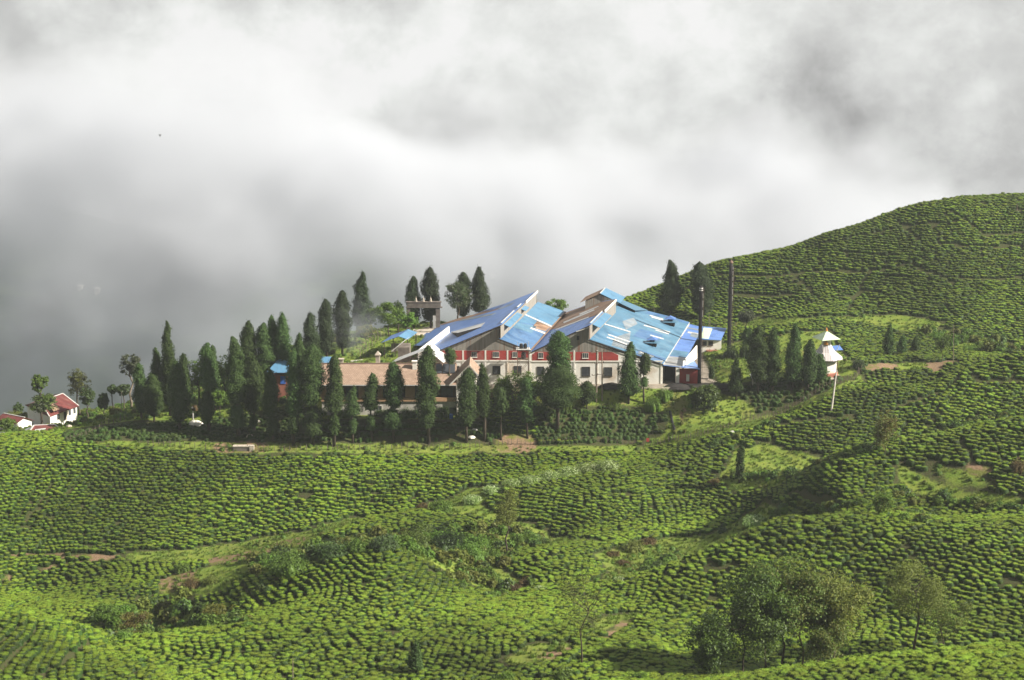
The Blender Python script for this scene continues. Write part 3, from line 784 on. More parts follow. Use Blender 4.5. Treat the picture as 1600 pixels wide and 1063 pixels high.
PROF = {
    'cone':   [(0, .35), (.06, .8), (.16, 1), (.4, .88), (.7, .58), (.9, .30), (1, .05)],
    'ovoid':  [(0, .30), (.1, .78), (.3, 1), (.55, .95), (.8, .70), (.94, .40), (1, .08)],
    'column': [(0, .35), (.08, .75), (.3, .95), (.6, 1), (.8, .8), (.93, .45), (1, .08)],
    'skirt':  [(0, .45), (.08, .95), (.2, 1), (.34, .80), (.6, .72), (.82, .52), (.95, .28), (1, .06)],
    'lolly':  [(0, .3), (.2, .9), (.45, 1), (.75, .85), (.93, .5), (1, .1)],
}
def crown_np(rng, seed, z0, z1, R, prof, leaf=.52, dens=30, sx=1.0):
    pr = np.array(PROF[prof]); H = z1 - z0
    def rad(z): return np.interp((z - z0) / H, pr[:, 0], pr[:, 1]) * R
    def lob(th, z):
        a = vnoise(np.cos(th) * 1.9 + z * .15 + 30, np.sin(th) * 1.9 + z * .95 + 30, seed)
        b = vnoise(np.cos(th) * 4 + 60, np.sin(th) * 4 + z * 1.9 + 60, seed + 5)
        return .56 + .66 * a + .30 * b
    zz = np.linspace(z0, z1 - .1, max(10, int(H * 1.3)))
    V1, Q1 = lathe_np(np.maximum(rad(zz) * .76, .04), zz, 16, lob)
    # leaves by area of the surface of turning
    zs = np.linspace(z0, z1, 200); w = rad(zs) + .15 * R; w /= w.sum()
    n = int(dens * 2 * math.pi * (rad(zs).mean()) * H)
    z = rng.choice(zs, n, p=w) + rng.uniform(-.5, .5, n) * H / 200; th = rng.uniform(0, 6.2832, n)
    r = np.maximum(rad(z), .08) * lob(th, z) * rng.uniform(.78, 1.10, n) + rng.exponential(.07, n)
    C = np.stack([np.cos(th) * r, np.sin(th) * r, z], -1)
    N = np.stack([np.cos(th), np.sin(th), np.full(n, .75)], -1) + rng.normal(scale=.6, size=(n, 3))
    V2, Q2 = leaf_quads(C, N, leaf * rng.uniform(.6, 1.5, n), leaf * .55 * rng.uniform(.7, 1.2, n), rng)
    # sprays that stand out of the outline
    k = int(14 + 5 * H); zt = rng.choice(zs, k, p=w); tt = rng.uniform(0, 6.2832, k); rr = np.maximum(rad(zt), .1) * lob(tt, zt) * rng.uniform(.92, 1.10, k)
    P3 = np.stack([np.cos(tt) * rr, np.sin(tt) * rr, zt], -1).repeat(16, 0); off = rng.normal(size=P3.shape) * np.array([.26, .26, .34]) * min(1, R / 1.6)
    N3 = np.stack([np.cos(tt), np.sin(tt), np.full(k, .8)], -1).repeat(16, 0) + rng.normal(scale=.6, size=P3.shape)
    V3, Q3 = leaf_quads(P3 + off, N3, leaf * rng.uniform(.5, 1.1, len(P3)), leaf * .5 * rng.uniform(.7, 1.2, len(P3)), rng)
    V3 = V3 + 0
    lx, ly, ww = rng.uniform(-.035, .035), rng.uniform(-.035, .035), R * .30
    for A_ in (V1, V2, V3):
        zt_ = A_[:, 2]
        A_[:, 0] += lx * zt_ + ww * (vnoise(zt_ / 2.6 + seed, np.full(len(zt_), 3.3), seed + 9) - .5) * 1.6
        A_[:, 1] += ly * zt_ + ww * (vnoise(zt_ / 2.6 + seed, np.full(len(zt_), 7.7), seed + 11) - .5) * 1.6
    return [(V1, Q1), (V2, Q2), (V3, Q3)]
def join_np(parts):
    Vs, Qs, o = [], [], 0
    for V, Q in parts: Vs.append(V); Qs.append(Q + o); o += len(V)
    return np.concatenate(Vs), np.concatenate(Qs)

def conifer(u, vb, vt, hw, label, style='cone', Y=None, low=None, vc=None, mat='cyp', group=None, name='cypress_tree', leaf=.40, dens=34, trunk='bark', lean=0, foot=None):
    """u: pixel of the stem, vb/vt: foot and tip, hw: half width in pixels, vc: where the crown starts, low=(v top, v bottom, half width): a second, lower crown"""
    P = standing(u, vb, Y); D = P[1] * 1.02; m = D / F_PX
    zt = at(u, vt, P[1])[2] - P[2]
    H = max(zt, 2.0); R = hw * m * .84
    seed = abs(hash((round(u), round(vb)))) % 9999; rng = np.random.default_rng(seed)
    zc = H - (vc - vt) * m if vc else H * .12
    zc = max(zc, .3)
    e = empty(name, P, label, 'tree', group)
    pr = crown_np(rng, seed, zc, H, R, style, leaf, dens)
    o = obj('crown', np_mesh('crown', *join_np(pr), [MT[mat]]), e)
    if low:
        a, c, w = low
        z1, z0 = H - (a - vt) * m, max(H - (c - vt) * m, .25)
        obj('lower_crown', np_mesh('lower_crown', *join_np(crown_np(rng, seed + 3, z0, z1, w * m, 'column', leaf * .9, dens)), [MT[mat]]), e)
    b = MB(); r0 = max(.13, H * .017); k = [0, .3, .6, .97]
    b.tube([(P[0] + math.sin(seed + i) * .12 * i, P[1], P[2] - .4 + (H * .92 + .4) * t) for i, t in enumerate(k)], [r0 * 1.25, r0, r0 * .7, r0 * .2], 8)
    b.build('trunk', MT[trunk], e, smooth=True)
    return e

def limb(b, p, d, L, r, rng, depth, tips, droop=0.0):
    """a bending limb with side limbs; tips collects places for leaves"""
    pts = [np.array(p)]; rad = [r]; d = np.array(d, float); d /= np.linalg.norm(d); n = 5
    for k in range(n):
        d = d + rng.normal(scale=.16, size=3) + np.array([0, 0, .08 - droop]); d /= np.linalg.norm(d)
        pts.append(pts[-1] + d * L / n); rad.append(r * (1 - .8 * (k + 1) / n))
        if depth > 0 and k >= 1:
            for _ in range(1 if k < 3 else 2):
                s = d + rng.normal(scale=.75, size=3); s[2] = abs(s[2]) * .6 + .1
                limb(b, pts[-1], s, L * rng.uniform(.4, .62), rad[-1] * .7, rng, depth - 1, tips, droop)
        if depth == 0: tips.append(pts[-1])
    tips.append(pts[-1])
    b.tube([tuple(q) for q in pts], rad, 5, cap=False)

def broadleaf(u, vb, vt, hw, label, Y=None, vc=None, mat='leaf_mid', mat2=None, group=None, name='broadleaf_tree', trunk='bark', leaf=.42, per=16, spread=.75, sub=2, nl=5, stem=.42, foot=None, flat=1.0, cat='tree', thin=1.0, gap=.30):
    P = standing(u, vb, Y) if foot is None else foot
    m = P[1] * 1.02 / F_PX; H = max(at(u, vt, P[1])[2] - P[2], 1.5); R = hw * m
    zc = (at(u, vc, P[1])[2] - P[2]) if vc else H * stem
    zc = max(zc, .3)
    seed = abs(hash((round(u), round(vt)))) % 9999; rng = np.random.default_rng(seed)
    e = empty(name, P, label, cat, group); b = MB(); tips = []
    r0 = max(.05, H * .02) * thin
    p0 = np.array(P) - np.array([0, 0, .4])
    st = [p0]; L = zc + .4 + (H - zc) * .45
    for k in range(1, 6): st.append(p0 + np.array([rng.normal(scale=.05 * H * k / 6), rng.normal(scale=.05 * H * k / 6), L * k / 5]))
    b.tube([tuple(q) for q in st], [r0 * (1.2 - .14 * k) for k in range(6)], 8)
    for k in range(nl):
        t = rng.uniform(zc * .9, L) if k else L; i = min(int(t / L * 5), 4); q = st[i] + (st[i + 1] - st[i]) * (t / L * 5 - i)
        a = 6.283 * k / nl + rng.uniform(-.5, .5)
        limb(b, q, (math.cos(a), math.sin(a), .75), R * rng.uniform(.7, 1.05), r0 * .5, rng, sub - 1, tips)
    tips = np.array(tips)
    # bring the twig ends into the crown's envelope
    c = np.array([P[0], P[1], P[2] + (zc + H) / 2]); hz = (H - zc) / 2
    rel = (tips - c) / np.array([R, R, hz])
    l = np.linalg.norm(rel, axis=1, keepdims=True); rel = np.where(l > 1.05, rel / l * rng.uniform(.6, 1.1, l.shape), rel)
    extra = rng.normal(size=(int(len(tips) * .8) + 12, 3)); extra /= np.linalg.norm(extra, axis=1, keepdims=True); extra *= rng.uniform(.35, 1.04, (len(extra), 1))
    ks = np.r_[rel, extra] * np.array([1, 1, 1.0])
    keep = vnoise(ks[:, 0] * 1.9 + 40, ks[:, 1] * 1.9 + ks[:, 2] * 2.3 + 40, seed) > gap
    K = c + ks[keep] * np.array([R, R, hz])
    cl = max(.35, .23 * R)
    C = np.repeat(K, per, 0); off = rng.normal(size=C.shape); off /= np.linalg.norm(off, axis=1, keepdims=True); off *= rng.uniform(.3, 1, (len(C), 1)) ** .5
    C = C + off * cl * np.array([1.15, 1.15, .75]) * spread * rng.uniform(.6, 1.5, (len(K), 1)).repeat(per, 0)
    C[:, 2] = np.maximum(C[:, 2], P[2] + .15)
    N = off + np.array([0, 0, .6]) + rng.normal(scale=.5, size=C.shape)
    V, Q = leaf_quads(C - np.array(P), N, leaf * rng.uniform(.6, 1.3, len(C)), leaf * .5 * rng.uniform(.7, 1.2, len(C)), rng)
    ms = [MT[mat]] + ([MT[mat2]] if mat2 else [])
    mi = np.repeat(rng.random(len(K)) > .6, per).astype(int) if mat2 else None
    b.build('trunk', MT[trunk], e, smooth=True)
    obj('crown', np_mesh('crown', V, Q, ms, mi), e)
    return e

def lobed_mesh(name, seed, R, H, n, mt, leaf):
    """a shrub of several leafy lobes: small cores, leaves standing well out of them"""
    rng = np.random.default_rng(seed); parts = []; mi = []
    nl = int(np.clip(5 + R * 2.2, 5, 14)); a0 = rng.uniform(0, 6.28)
    for k in range(nl):
        d = R * (.62 * math.sqrt((k + .3) / nl)); a = a0 + k * 2.4
        r = R * rng.uniform(.30, .46); h = H * rng.uniform(.62, 1.0) * (1 - .30 * d / R); c = np.array([math.cos(a) * d, math.sin(a) * d, 0])
        zz = np.array([-.2, .15, .45, .68, .80]) * h; rr = np.array([.8, .9, .8, .5, .12]) * r * .62
        V1, Q1 = lathe_np(rr, zz, 9, lambda th, z: .75 + .5 * vnoise(np.cos(th) * 2 + 9 + k, np.sin(th) * 2 + z * 2 + 9, seed + k))
        m = int(n / nl * 2.2); ph = np.clip(rng.beta(1.3, 1.1, m), 0, 1) * 1.5; th = rng.uniform(0, 6.28, m)
        f = rng.uniform(.8, 1.25, m) * (.8 + .4 * vnoise(np.cos(th) * 3 + 20, np.sin(th) * 3 + ph * 3 + 20, seed + 3 * k))
        C = c + np.stack([np.cos(th) * np.cos(ph) ** .7 * r * f, np.sin(th) * np.cos(ph) ** .7 * r * f, (.1 + .9 * np.sin(ph)) * h * f], -1)
        N = np.stack([np.cos(th) * np.cos(ph), np.sin(th) * np.cos(ph), np.sin(ph) + .4], -1) + rng.normal(scale=.6, size=(m, 3))
        V2, Q2 = leaf_quads(C, N, leaf * rng.uniform(.6, 1.4, m), leaf * .55 * rng.uniform(.7, 1.3, m), rng)
        parts += [(V1 + c, Q1), (V2, Q2)]; mi += [np.zeros(len(Q1), int), (rng.random(m) > .65).astype(int)]
    return np_mesh(name, *join_np(parts), [MT[k] for k in mt], np.concatenate(mi))
def shrub(u, v, hw, hpx, label, mat='leaf_mid', Y=None, group=None, name='shrub', mat2=None, n=420, leaf=.26, lump=.45, cat='shrub'):
    P = standing(u, v, Y); m = P[1] * 1.02 / F_PX; seed = abs(hash((round(u), round(v)))) % 9999
    o = obj(name, lobed_mesh(name, seed, hw * m, hpx * m, n * 1.5, (mat, mat2 or mat), leaf), loc=(P[0], P[1], P[2] - .1)); o.rotation_euler.z = rnd.uniform(0, 6.28)
    return tag(o, label, cat, group)

GL = 'cypress trees standing left of the tile roofed building'; GF = 'cypress trees in the row before the tile roofed building'
GB = 'tall dark conifers behind the factory'; GR = 'cypress trees on the lawn between chimneys and temple'
for a in [
    # left clump
    (221,650,567,12,'slim cypress at the far left edge of the left clump','ovoid',398,None,None,GL),
    (267,655,501,15,'tallest pointed cypress rising from the left clump','cone',400,None,None,GL),
    (247,652,543,14,'pointed cypress standing just left of the tallest one in the left clump','cone',402,None,None,GL),
    (241,653,584,18,'short broad cypress bushing to the ground at the front of the left clump','ovoid',395,None,None,GL),
    (281,668,564,17,'full skirted cypress at the front right of the left clump','ovoid',390,None,None,GL),
    (290,655,552,12,'cypress half hidden on the right behind the left clump','ovoid',403,None,None,GL),
    (327,677,536,16,'cypress with a wide head over a narrow lower column, alone right of the left clump','skirt',None,(612,664,9),612,GL),
    (336,640,540,10,'thin cypress peeping out behind the lone one with a narrow lower column','ovoid',402,None,None,GL),
    (373,684,526,18,'cypress with a skirted head above a round lower ball, left of the blue shed','skirt',None,(634,672,12),632,GL),
    (390,640,502,16,'tall slim cypress behind the one with the round lower ball','column',403,None,None,GL),
    (397,676,560,18,'cypress with a small ball of growth on its bare lower stem','ovoid',None,(650,671,6),648,GL),
    (416,640,504,17,'light green cypress behind, left of the blue shed roof','ovoid',404,None,None,GL),
    (429,640,493,12,'narrow pointed cypress behind the blue shed roof','column',406,None,None,GL),
    (448,640,489,13,'tall pointed cypress behind, between the blue shed and tile roof','column',405,None,None,GL),
    (427,690,577,14,'cypress in front of the blue shed roof with a pinched waist','ovoid',None,(652,682,10),652,GF),
    (459,697,548,15,'tall narrow cypress just right of the blue shed roof','column',None,(652,682,8),654,GF),
    (469,640,520,9,'small cypress tip behind, left of the big cypress at the tile roof end','column',402,None,None,GL),
    (489,696,538,20,'largest cypress at the left end of the tile roof','column',None,(636,686,14),636,GF),
    (522,699,555,17,'broad cypress against the tile roof beside its left chimney','skirt',None,(648,684,7),646,GF),
    (551,693,605,12,'short young cypress below the eave, second from the tile roof chimney','skirt',None,(654,680,5),650,GF),
    (581,691,583,14,'cypress with a skirted head and thin stem before the tile roof middle','skirt',None,(650,676,6),643,GF),
    (615,691,567,17,'cypress before the tile roof middle with a bulge low on its right','ovoid',None,(640,674,13),640,GF),
    (670,693,539,17,'tall columnar cypress crossing the white shed and tile roof','column',None,None,672,GF),
    (729,693,576,19,'wide cypress at the right end of the tile roof','ovoid',None,None,668,GF),
    (757,690,567,13,'conical cypress before the left end of the white factory wall','cone',None,None,652,GF),
    (783,690,605,11,'small young cypress on a thin stem below the factory wall','ovoid',None,None,648,GF),
    (824,686,590,16,'rounded light cypress left of the water tank tower foot','ovoid',None,None,662,GF),
    (490,640,489,14,'pointed cypress behind the tile roof left end in thin smoke','ovoid',410,None,None,GB),
    (511,570,468,13,'slim cypress behind the tile roof, left of the double tipped one','column',428,None,None,GB),
    (535,565,454,14,'double tipped cypress in the smoke behind the tile roof','column',430,None,None,GB),
    (566,522,424,17,'tallest conifer behind the tile roof, left of the light green trees','cone',445,None,None,GB),
    (647,508,432,12,'dark conifer behind the left half of the concrete gateway','column',464,None,None,GB),
    (673,508,418,14,'dark conifer behind the right half of the concrete gateway','column',464,None,None,GB),
    (725,496,425,13,'round topped conifer left of the pointed one behind the factory roof','column',468,None,None,GB),
    (751,492,417,17,'dark pointed conifer behind the upper left edge of the factory roof','cone',468,None,None,GB),
    (1047,496,406,21,'dark conical conifer behind the right factory roof, left of the shorter chimney','cone',466,None,None,GB),
    (1096,500,410,19,'dark oval conifer behind the shorter chimney','ovoid',464,None,None,GB),
    (982,633,535,19,'conical cypress alone before the right part of the white factory wall','cone',None,None,620,None),
    (917,641,596,14,'small round headed cypress between the big cypress and the power poles','lolly',None,None,632,None),
    (1150,628,560,12,'thin wispy cypress in the grass left of the small grey hut','cone',None,None,614,GR),
    (1184,619,511,19,'large twin topped cypress over the small grey hut','ovoid',None,None,598,GR),
    (1206,617,512,12,'slim cypress just right of the twin topped one by the grey hut','column',None,None,604,GR),
    (1238,610,505,16,'full conical cypress standing midway between grey hut and temple','cone',None,None,598,GR),
    (1262,610,531,13,'cypress just right of the conical one, nearer the temple','ovoid',None,None,600,GR),
    (1280,604,553,11,'smallest cypress touching the temple wall','ovoid',None,None,594,GR),
    (1386,557,506,9,'tallest of three small cypresses beside the dirt road','cone',None,None,553,'three small cypresses by the dirt road'),
    (1409,556,524,8,'middle of three small cypresses beside the dirt road','cone',None,None,551,'three small cypresses by the dirt road'),
    (1430,551,525,7,'rightmost of three small cypresses beside the dirt road','cone',None,None,547,'three small cypresses by the dirt road'),
    (1155,756,694,7,'narrow ivy clad stub of a tree on the grassy gully side','column',None,None,750,None),
    (650,1056,1003,13,'small dark young conifer at the bottom edge of the picture','cone',None,None,1050,None),
]:
    u, vb, vt, hw, lab, st, Y, low, vc, gp = a
    conifer(u, vb, vt, hw, lab, st, Y, low, vc, 'cyp_old' if gp == GB else 'cyp', gp, name='dark_conifer' if gp == GB else 'cypress_tree')
# the big lopsided cypress before the wall, and two light headed ones
e = conifer(871, 672, 517, 20, 'biggest cypress before the factory wall, slim top over wide lower crown', 'column', None, (566, 640, 31), 584)
conifer(701, 660, 544, 10, 'lollipop cypress with a round head on a long thin stem before the solar panels', 'lolly', 389, (585, 604, 5), 570, leaf=.35)
conifer(1006, 631, 551, 10, 'young cypress with a small head on a long bare stem by the loading bay', 'lolly', None, (590, 606, 6), 586, leaf=.35)

# broad crowns round the factory
for a in [
    (805,648,577,30,'light leafy tree crowding the factory wall below the water tanks',392,'leaf_light','leaf_mid',634),
    (838,640,598,16,'small yellow green tree between the leafy tree and the biggest cypress',394,'leaf_light',None,632),
    (785,646,596,16,'light green tree left of the leafy tree at the factory wall',393,'leaf_light','leaf_mid',638),
    (312,650,562,18,'bright leafy tree behind the gap right of the left clump',406,'leaf_light','leaf_mid',None),
    (352,648,556,20,'bright leafy tree behind the cypress with the round lower ball',407,'leaf_light',None,None),
    (345,668,612,17,'low bright shrubby tree between two cypresses at the left',399,'leaf_light',None,None),
    (716,496,441,22,'spreading dark tree between gateway and pointed conifers',462,'leaf_grey','leaf_dark',None),
    (622,505,471,9,'small dark dome shaped tree left of the gateway',452,'leaf_dark',None,None),
    (608,535,476,26,'large light green tree left of the gateway',444,'leaf_light','leaf_mid',None),
    (580,540,482,22,'light green tree right of the tallest conifer behind the tile roof',446,'leaf_light','leaf_mid',None),
    (638,530,490,16,'light green tree below the gateway beam',446,'leaf_light',None,None),
    (572,552,510,16,'yellow green tree on the bank behind the tile roof',436,'leaf_yellow','leaf_mid',None),
    (868,500,469,18,'leafy tree top showing behind the valley between both blue roofs',462,'leaf_mid','leaf_light',None),
    (1165,530,484,13,'thin dark tree right of the taller chimney',445,'leaf_grey',None,None),
    (1168,540,512,9,'small dark tree below the thin one right of the taller chimney',425,'leaf_dark',None,None),
    (1180,548,520,10,'dark shrubby tree on the lawn behind the twin topped cypress',420,'leaf_dark',None,None),
    (205,642,552,15,'grey tree with an umbrella head on a tall pale trunk at the left clump',414,'leaf_grey',None,585),
    (124,640,576,18,'tall loose grey tree on the skyline right of the red roofed houses',432,'leaf_grey','leaf_olive',None),
    (137,640,604,11,'dark tree below the loose grey tree on the left skyline',428,'leaf_dark',None,None),
    (162,640,613,8,'small round tree on the left skyline',424,'leaf_dark',None,None),
    (177,638,602,8,'small dark flat topped tree, first of the pair on the left skyline',424,'leaf_dark',None,615),
    (194,636,600,11,'small dark flat topped tree beside the grey umbrella tree',422,'leaf_dark',None,618),
    (29,646,629,8,'dark round bush tree on the skyline above the leftmost house',446,'leaf_dark',None,None),
]:
    u, vb, vt, hw, lab, Y, m1, m2, vc = a
    broadleaf(u, vb, vt, hw, lab, Y, vc, m1, m2, per=22, sub=2, leaf=.42, trunk='bark_pale' if u == 205 else 'bark')
# the two storeyed tree among the houses
P = standing(70, 672, 414)
broadleaf(65, 672, 585, 13, 'tree with a ball top and a spreading lower tier before the red roofed house', 414, 612, 'leaf_mid', None, per=24, nl=4)
_hs = COL.objects[-1].parent
_p = broadleaf(70, 672, 618, 21, None, 414, 642, 'leaf_mid', 'leaf_grey', per=20, nl=5)
for c in list(_p.children):
    if c.name.startswith('crown'):
        c.name = 'lower_crown'; c.parent = _hs; c.location = Vector(_p.location) - Vector(_hs.location)
    else: bpy.data.objects.remove(c)
bpy.data.objects.remove(_p)
broadleaf(12, 690, 656, 14, 'dark green tree in front of the leftmost house', 396, None, 'leaf_mid', None, per=20)

# leafy clump and lone trees near the lens
GC = 'leafy trees of the clump at the lower right'
for u, vb, Y, vt, hw, lab, m1, m2, vc, per, leaf in [
    (1160,1064,232,912,60,'leafy dark tree at the left of the lower right clump','leaf_mid','leaf_dark',1030,11,.40),
    (1196,1058,233,886,50,'leafy tree left of the tallest in the lower right clump','leaf_mid','leaf_dark',1000,11,.40),
    (1222,1056,235,868,58,'tallest leafy tree of the lower right clump','leaf_mid','leaf_olive',985,12,.40),
    (1252,1050,234,882,50,'leafy tree with a pale bare stem in the middle of the lower right clump','leaf_mid','leaf_olive',995,11,.40),
    (1303,1036,236,890,52,'olive leaved tree at the right of the lower right clump','leaf_olive','leaf_yellow',1005,7,.36),
    (1110,1066,230,958,36,'low dark tree at the far left foot of the lower right clump','leaf_mid','leaf_dark',1050,10,.38),
    (1278,1042,233,962,44,'low olive tree under the lower right clump','leaf_olive','leaf_mid',1030,5,.34)]:
    broadleaf(u, vb, vt, hw, lab, Y, vc, m1, m2, GC, per=per, leaf=leaf, sub=3, nl=7, trunk='bark_pale' if u in (1252, 1303) else 'bark', thin=.46, gap=.47, spread=1.0)
broadleaf(1427, 1014, 874, 50, 'thin see-through olive tree standing alone right of the leafy clump', 240, 955, 'leaf_olive', None, None, per=5, leaf=.26, sub=3, nl=9, thin=.6, gap=.4)
broadleaf(1470, 1016, 925, 44, 'low thin dark tree right of the see-through olive tree', 240, 1000, 'leaf_olive', 'leaf_mid', None, per=3, gap=.4, leaf=.27, sub=3, nl=5, thin=.6)
broadleaf(909, 1043, 868, 44, 'bare thin tree with a few leaves standing in the lower middle', None, 1000, 'leaf_olive', 'leaf_mid', None, per=1, leaf=.24, sub=3, nl=9, thin=.36, gap=.42)
broadleaf(792, 872, 758, 22, 'slender sparse tree standing in the shrubby gully', None, 820, 'leaf_olive', None, None, per=2, leaf=.30, sub=3, nl=6, thin=.6)
broadleaf(1382, 713, 640, 20, 'sparse reddish young tree on the upper right spur', None, 704, 'leaf_olive', 'leaf_brown', None, per=2, leaf=.32, sub=3, nl=7, thin=.5)
broadleaf(1380, 808, 765, 18, 'sparse pale green young tree at the foot of the middle right spur', None, 804, 'leaf_olive', 'leaf_light', None, per=2, leaf=.3, sub=3, nl=6, thin=.5)
broadleaf(1472, 560, 522, 12, 'thin sapling on the low green mound beside the road', 414, None, 'leaf_mid', None, None, per=6, thin=.5)
broadleaf(212, 1010, 955, 28, 'rusty yellow leaved tree in the dark dell at the lower left', 284, 1000, 'leaf_yellow', 'leaf_brown', None, per=16, leaf=.3)
broadleaf(335, 992, 945, 20, 'small rusty yellow tree on the spur at the lower left', 280, 984, 'leaf_yellow', 'leaf_olive', None, per=14, leaf=.3)
broadleaf(165, 992, 945, 24, 'light green tree in the dell at the lower left', 292, 985, 'leaf_light', 'leaf_mid', None, per=16, leaf=.34)

# banana plant and the dark shrub by the factory corner
def banana(u, v, Y, hpx, label):
    P = standing(u, v, Y); m = P[1] * 1.02 / F_PX; H = hpx * m; e = empty('banana_plant', P, label, 'plant')
    b = MB(); b.tube([(P[0], P[1], P[2] - .2), (P[0] + .1, P[1], P[2] + H * .55)], [.18, .1], 8); b.build('stem', MT['banana'], e, smooth=True)
    for k in range(7):
        a = k * .9 + .3; L = H * .62; q = MB(); pr = []
        for i in range(7):
            t = i / 6; r = L * t * .75; z = P[2] + H * .5 + L * (.95 * t - .8 * t * t * (.6 + .5 * (k % 3) / 2)); w = .30 * math.sin(math.pi * (.08 + .9 * t)) + .02
            c = Vector((P[0] + math.cos(a) * r, P[1] + math.sin(a) * r, z)); s = Vector((-math.sin(a), math.cos(a), .25)) * w
            pr.append((c - s, c + Vector((0, 0, -.05)), c + s))
        for i in range(6):
            q.face([pr[i][0], pr[i][1], pr[i + 1][1], pr[i + 1][0]]); q.face([pr[i][1], pr[i][2], pr[i + 1][2], pr[i + 1][1]])
        q.build('leaf', MT['banana'], e)
banana(1096, 606, 393, 38, 'pale green banana plant at the factory corner above the dark shrub')
banana(1117, 612, 394, 22, 'small banana plant right of the taller one at the factory corner')
broadleaf(1100, 650, 603, 25, 'broad dark glossy shrub on the slope below the banana plants', 391, 640, 'leaf_dark', 'leaf_mid', None, 'shrub', per=26, leaf=.5, nl=6, cat='shrub')
for a in [
    (1142,563,18,24,'dark round shrub at the foot of the taller chimney','leaf_dark',424), (1163,552,11,30,'dark upright shrub right of the taller chimney foot','leaf_dark',424),
    (1112,562,6,26,'small upright shrub between both chimneys','leaf_dark',405), (1342,577,13,17,'dark shrub at the roadside right of the temple','leaf_dark',None),
    (1580,314,12,5,'low dark shrub on the crest of the far right hill','leaf_dark',500),
    (885,640,14,18,'light shrub at the foot of the biggest cypress','leaf_mid',None), (760,655,16,16,'low shrub under the cypress before the wall','leaf_mid',390),
    (845,655,15,14,'low green shrub left of the biggest cypress','leaf_light',390), (720,660,14,16,'dark shrub under the wide cypress','leaf_dark',388),
    (690,662,16,18,'dark shrub before the blue drum','leaf_dark',387), (640,664,20,13,'dark hedge shrub before the grey wall','leaf_dark',387), (600,664,18,12,'dark hedge shrub below the middle of the grey wall','leaf_dark',387),
    (540,662,18,12,'green shrub before the left part of the grey wall','leaf_mid',387),(500,664,16,12,'green shrub at the left end of the grey wall','leaf_light',388),
    (1020,640,18,20,'bright shrub on the bank below the coal yard','leaf_light',None),(1040,625,16,16,'bright shrub under the low wall of the coal yard','leaf_light',None),
    (960,640,14,10,'green shrub between power poles and conical cypress','leaf_mid',None),
    (150,650,16,12,'green thicket shrub right of the red roofed house','leaf_mid',414),(180,655,14,10,'pale shrub on the grass slope right of the houses','leaf_olive',408),(130,660,12,9,'green shrub at the house corner','leaf_light',410),
    (20,648,20,12,'grey green thicket behind the leftmost house','leaf_olive',440),(50,646,14,10,'grey green thicket beside the dark bush tree','leaf_olive',440),
]: shrub(a[0], a[1], a[2], a[3], a[4], a[5], a[6])
# shrubs of the gully
GG = 'shrubs filling the gully in the middle'
k = 0
for u, v, hw, h, mt, lab in [
    (455,892,40,22,'leaf_mid','wide round topped shrub at the left end of the middle gully'), (425,880,24,12,'leaf_mid','low shrub left of the wide round topped one'),
    (520,872,28,20,'leaf_dark','dark shrub behind the left shoulder of the big mound'), (560,862,24,16,'leaf_mid','mid green shrub above the left shoulder of the big mound'),
    (600,860,26,20,'leaf_dark','dark shrub behind the top of the big mound'), (650,862,34,28,'leaf_mid','large mid green shrub above the top of the big mound'),
    (700,868,34,30,'leaf_dark','large dark shrub right of the big mound top'), (735,880,26,26,'leaf_mid','mid green shrub in the gully below the dark one'),
    (690,848,26,14,'leaf_light','bright creeper covered shrub at the gully head'), (745,858,26,18,'leaf_light','bright shrub left of the slender sparse tree'),
    (770,880,20,20,'leaf_light','bright tall grass clump beside the slender sparse tree'), (820,850,26,12,'leaf_light','bright low shrub right of the slender sparse tree'),
    (760,905,18,16,'leaf_mid','mid green shrub at the right foot of the big mound'), (720,912,14,14,'leaf_olive','olive shrub on the right flank of the big mound'),
    (690,800,20,14,'leaf_light','light shrub on the grass strip above the gully'), (660,798,10,10,'leaf_brown','small rusty shrub on the grass strip above the gully'),
]: shrub(u, v, hw * 1.15, h * 1.35, lab, mt, None, GG, n=700, leaf=.36)
for u, v, hw, h, mt, lab in [
    (802,925,16,14,'leaf_brown','rusty shrub in the hollow right of the big mound'), (822,915,14,12,'leaf_brown','rusty shrub beside the one in the hollow'), (770,915,12,12,'leaf_olive','dry olive shrub left of the rusty pair'),
    (990,862,22,20,'leaf_olive','dry olive shrub at the top of the meadow'), (1012,852,16,12,'leaf_brown','pinkish dry shrub right of the olive one at the meadow'), (958,870,12,10,'leaf_brown','small rusty shrub left of the meadow'),
    (975,884,14,9,'leaf_brown','flat rusty shrub inside the meadow'), (1057,866,5,7,'leaf_dark','tiny dark shrub alone on the meadow'), (1130,832,10,8,'leaf_dark','small dark shrub at the upper end of the meadow'),
    (1115,760,12,12,'leaf_brown','small rusty bush below the upper spur'), (285,895,16,16,'leaf_mid','green shrub on the left terraces'), (300,920,20,18,'leaf_brown','rusty shrub below the left terraces'),
    (330,912,16,12,'leaf_olive','olive shrub beside the rusty one below the left terraces'), (235,955,20,22,'leaf_dark','dark shrub in the lower left dell'), (190,972,16,16,'leaf_light','bright shrub in the lower left dell'),
    (280,960,20,18,'leaf_mid','shrub behind the crest of the lower left spur'), (1520,548,26,10,'leaf_light','bright low crop plant beside the big right hill'), (1470,528,22,9,'leaf_light','bright crop clump at the foot of the big right hill'),
    (880,1064,20,22,'leaf_mid','bright shrub at the bottom edge right of the bare thin tree foot'), (1000,1066,16,18,'leaf_light','light shrub at the bottom edge left of the leafy clump'),
    (790,1066,20,16,'leaf_light','light shrub at the bottom edge below the dirt patch'), (1590,740,14,24,'leaf_brown','rusty shrub at the right edge of the picture'),
]: shrub(u, v, hw, h, lab, mt, None, n=420, leaf=.28)
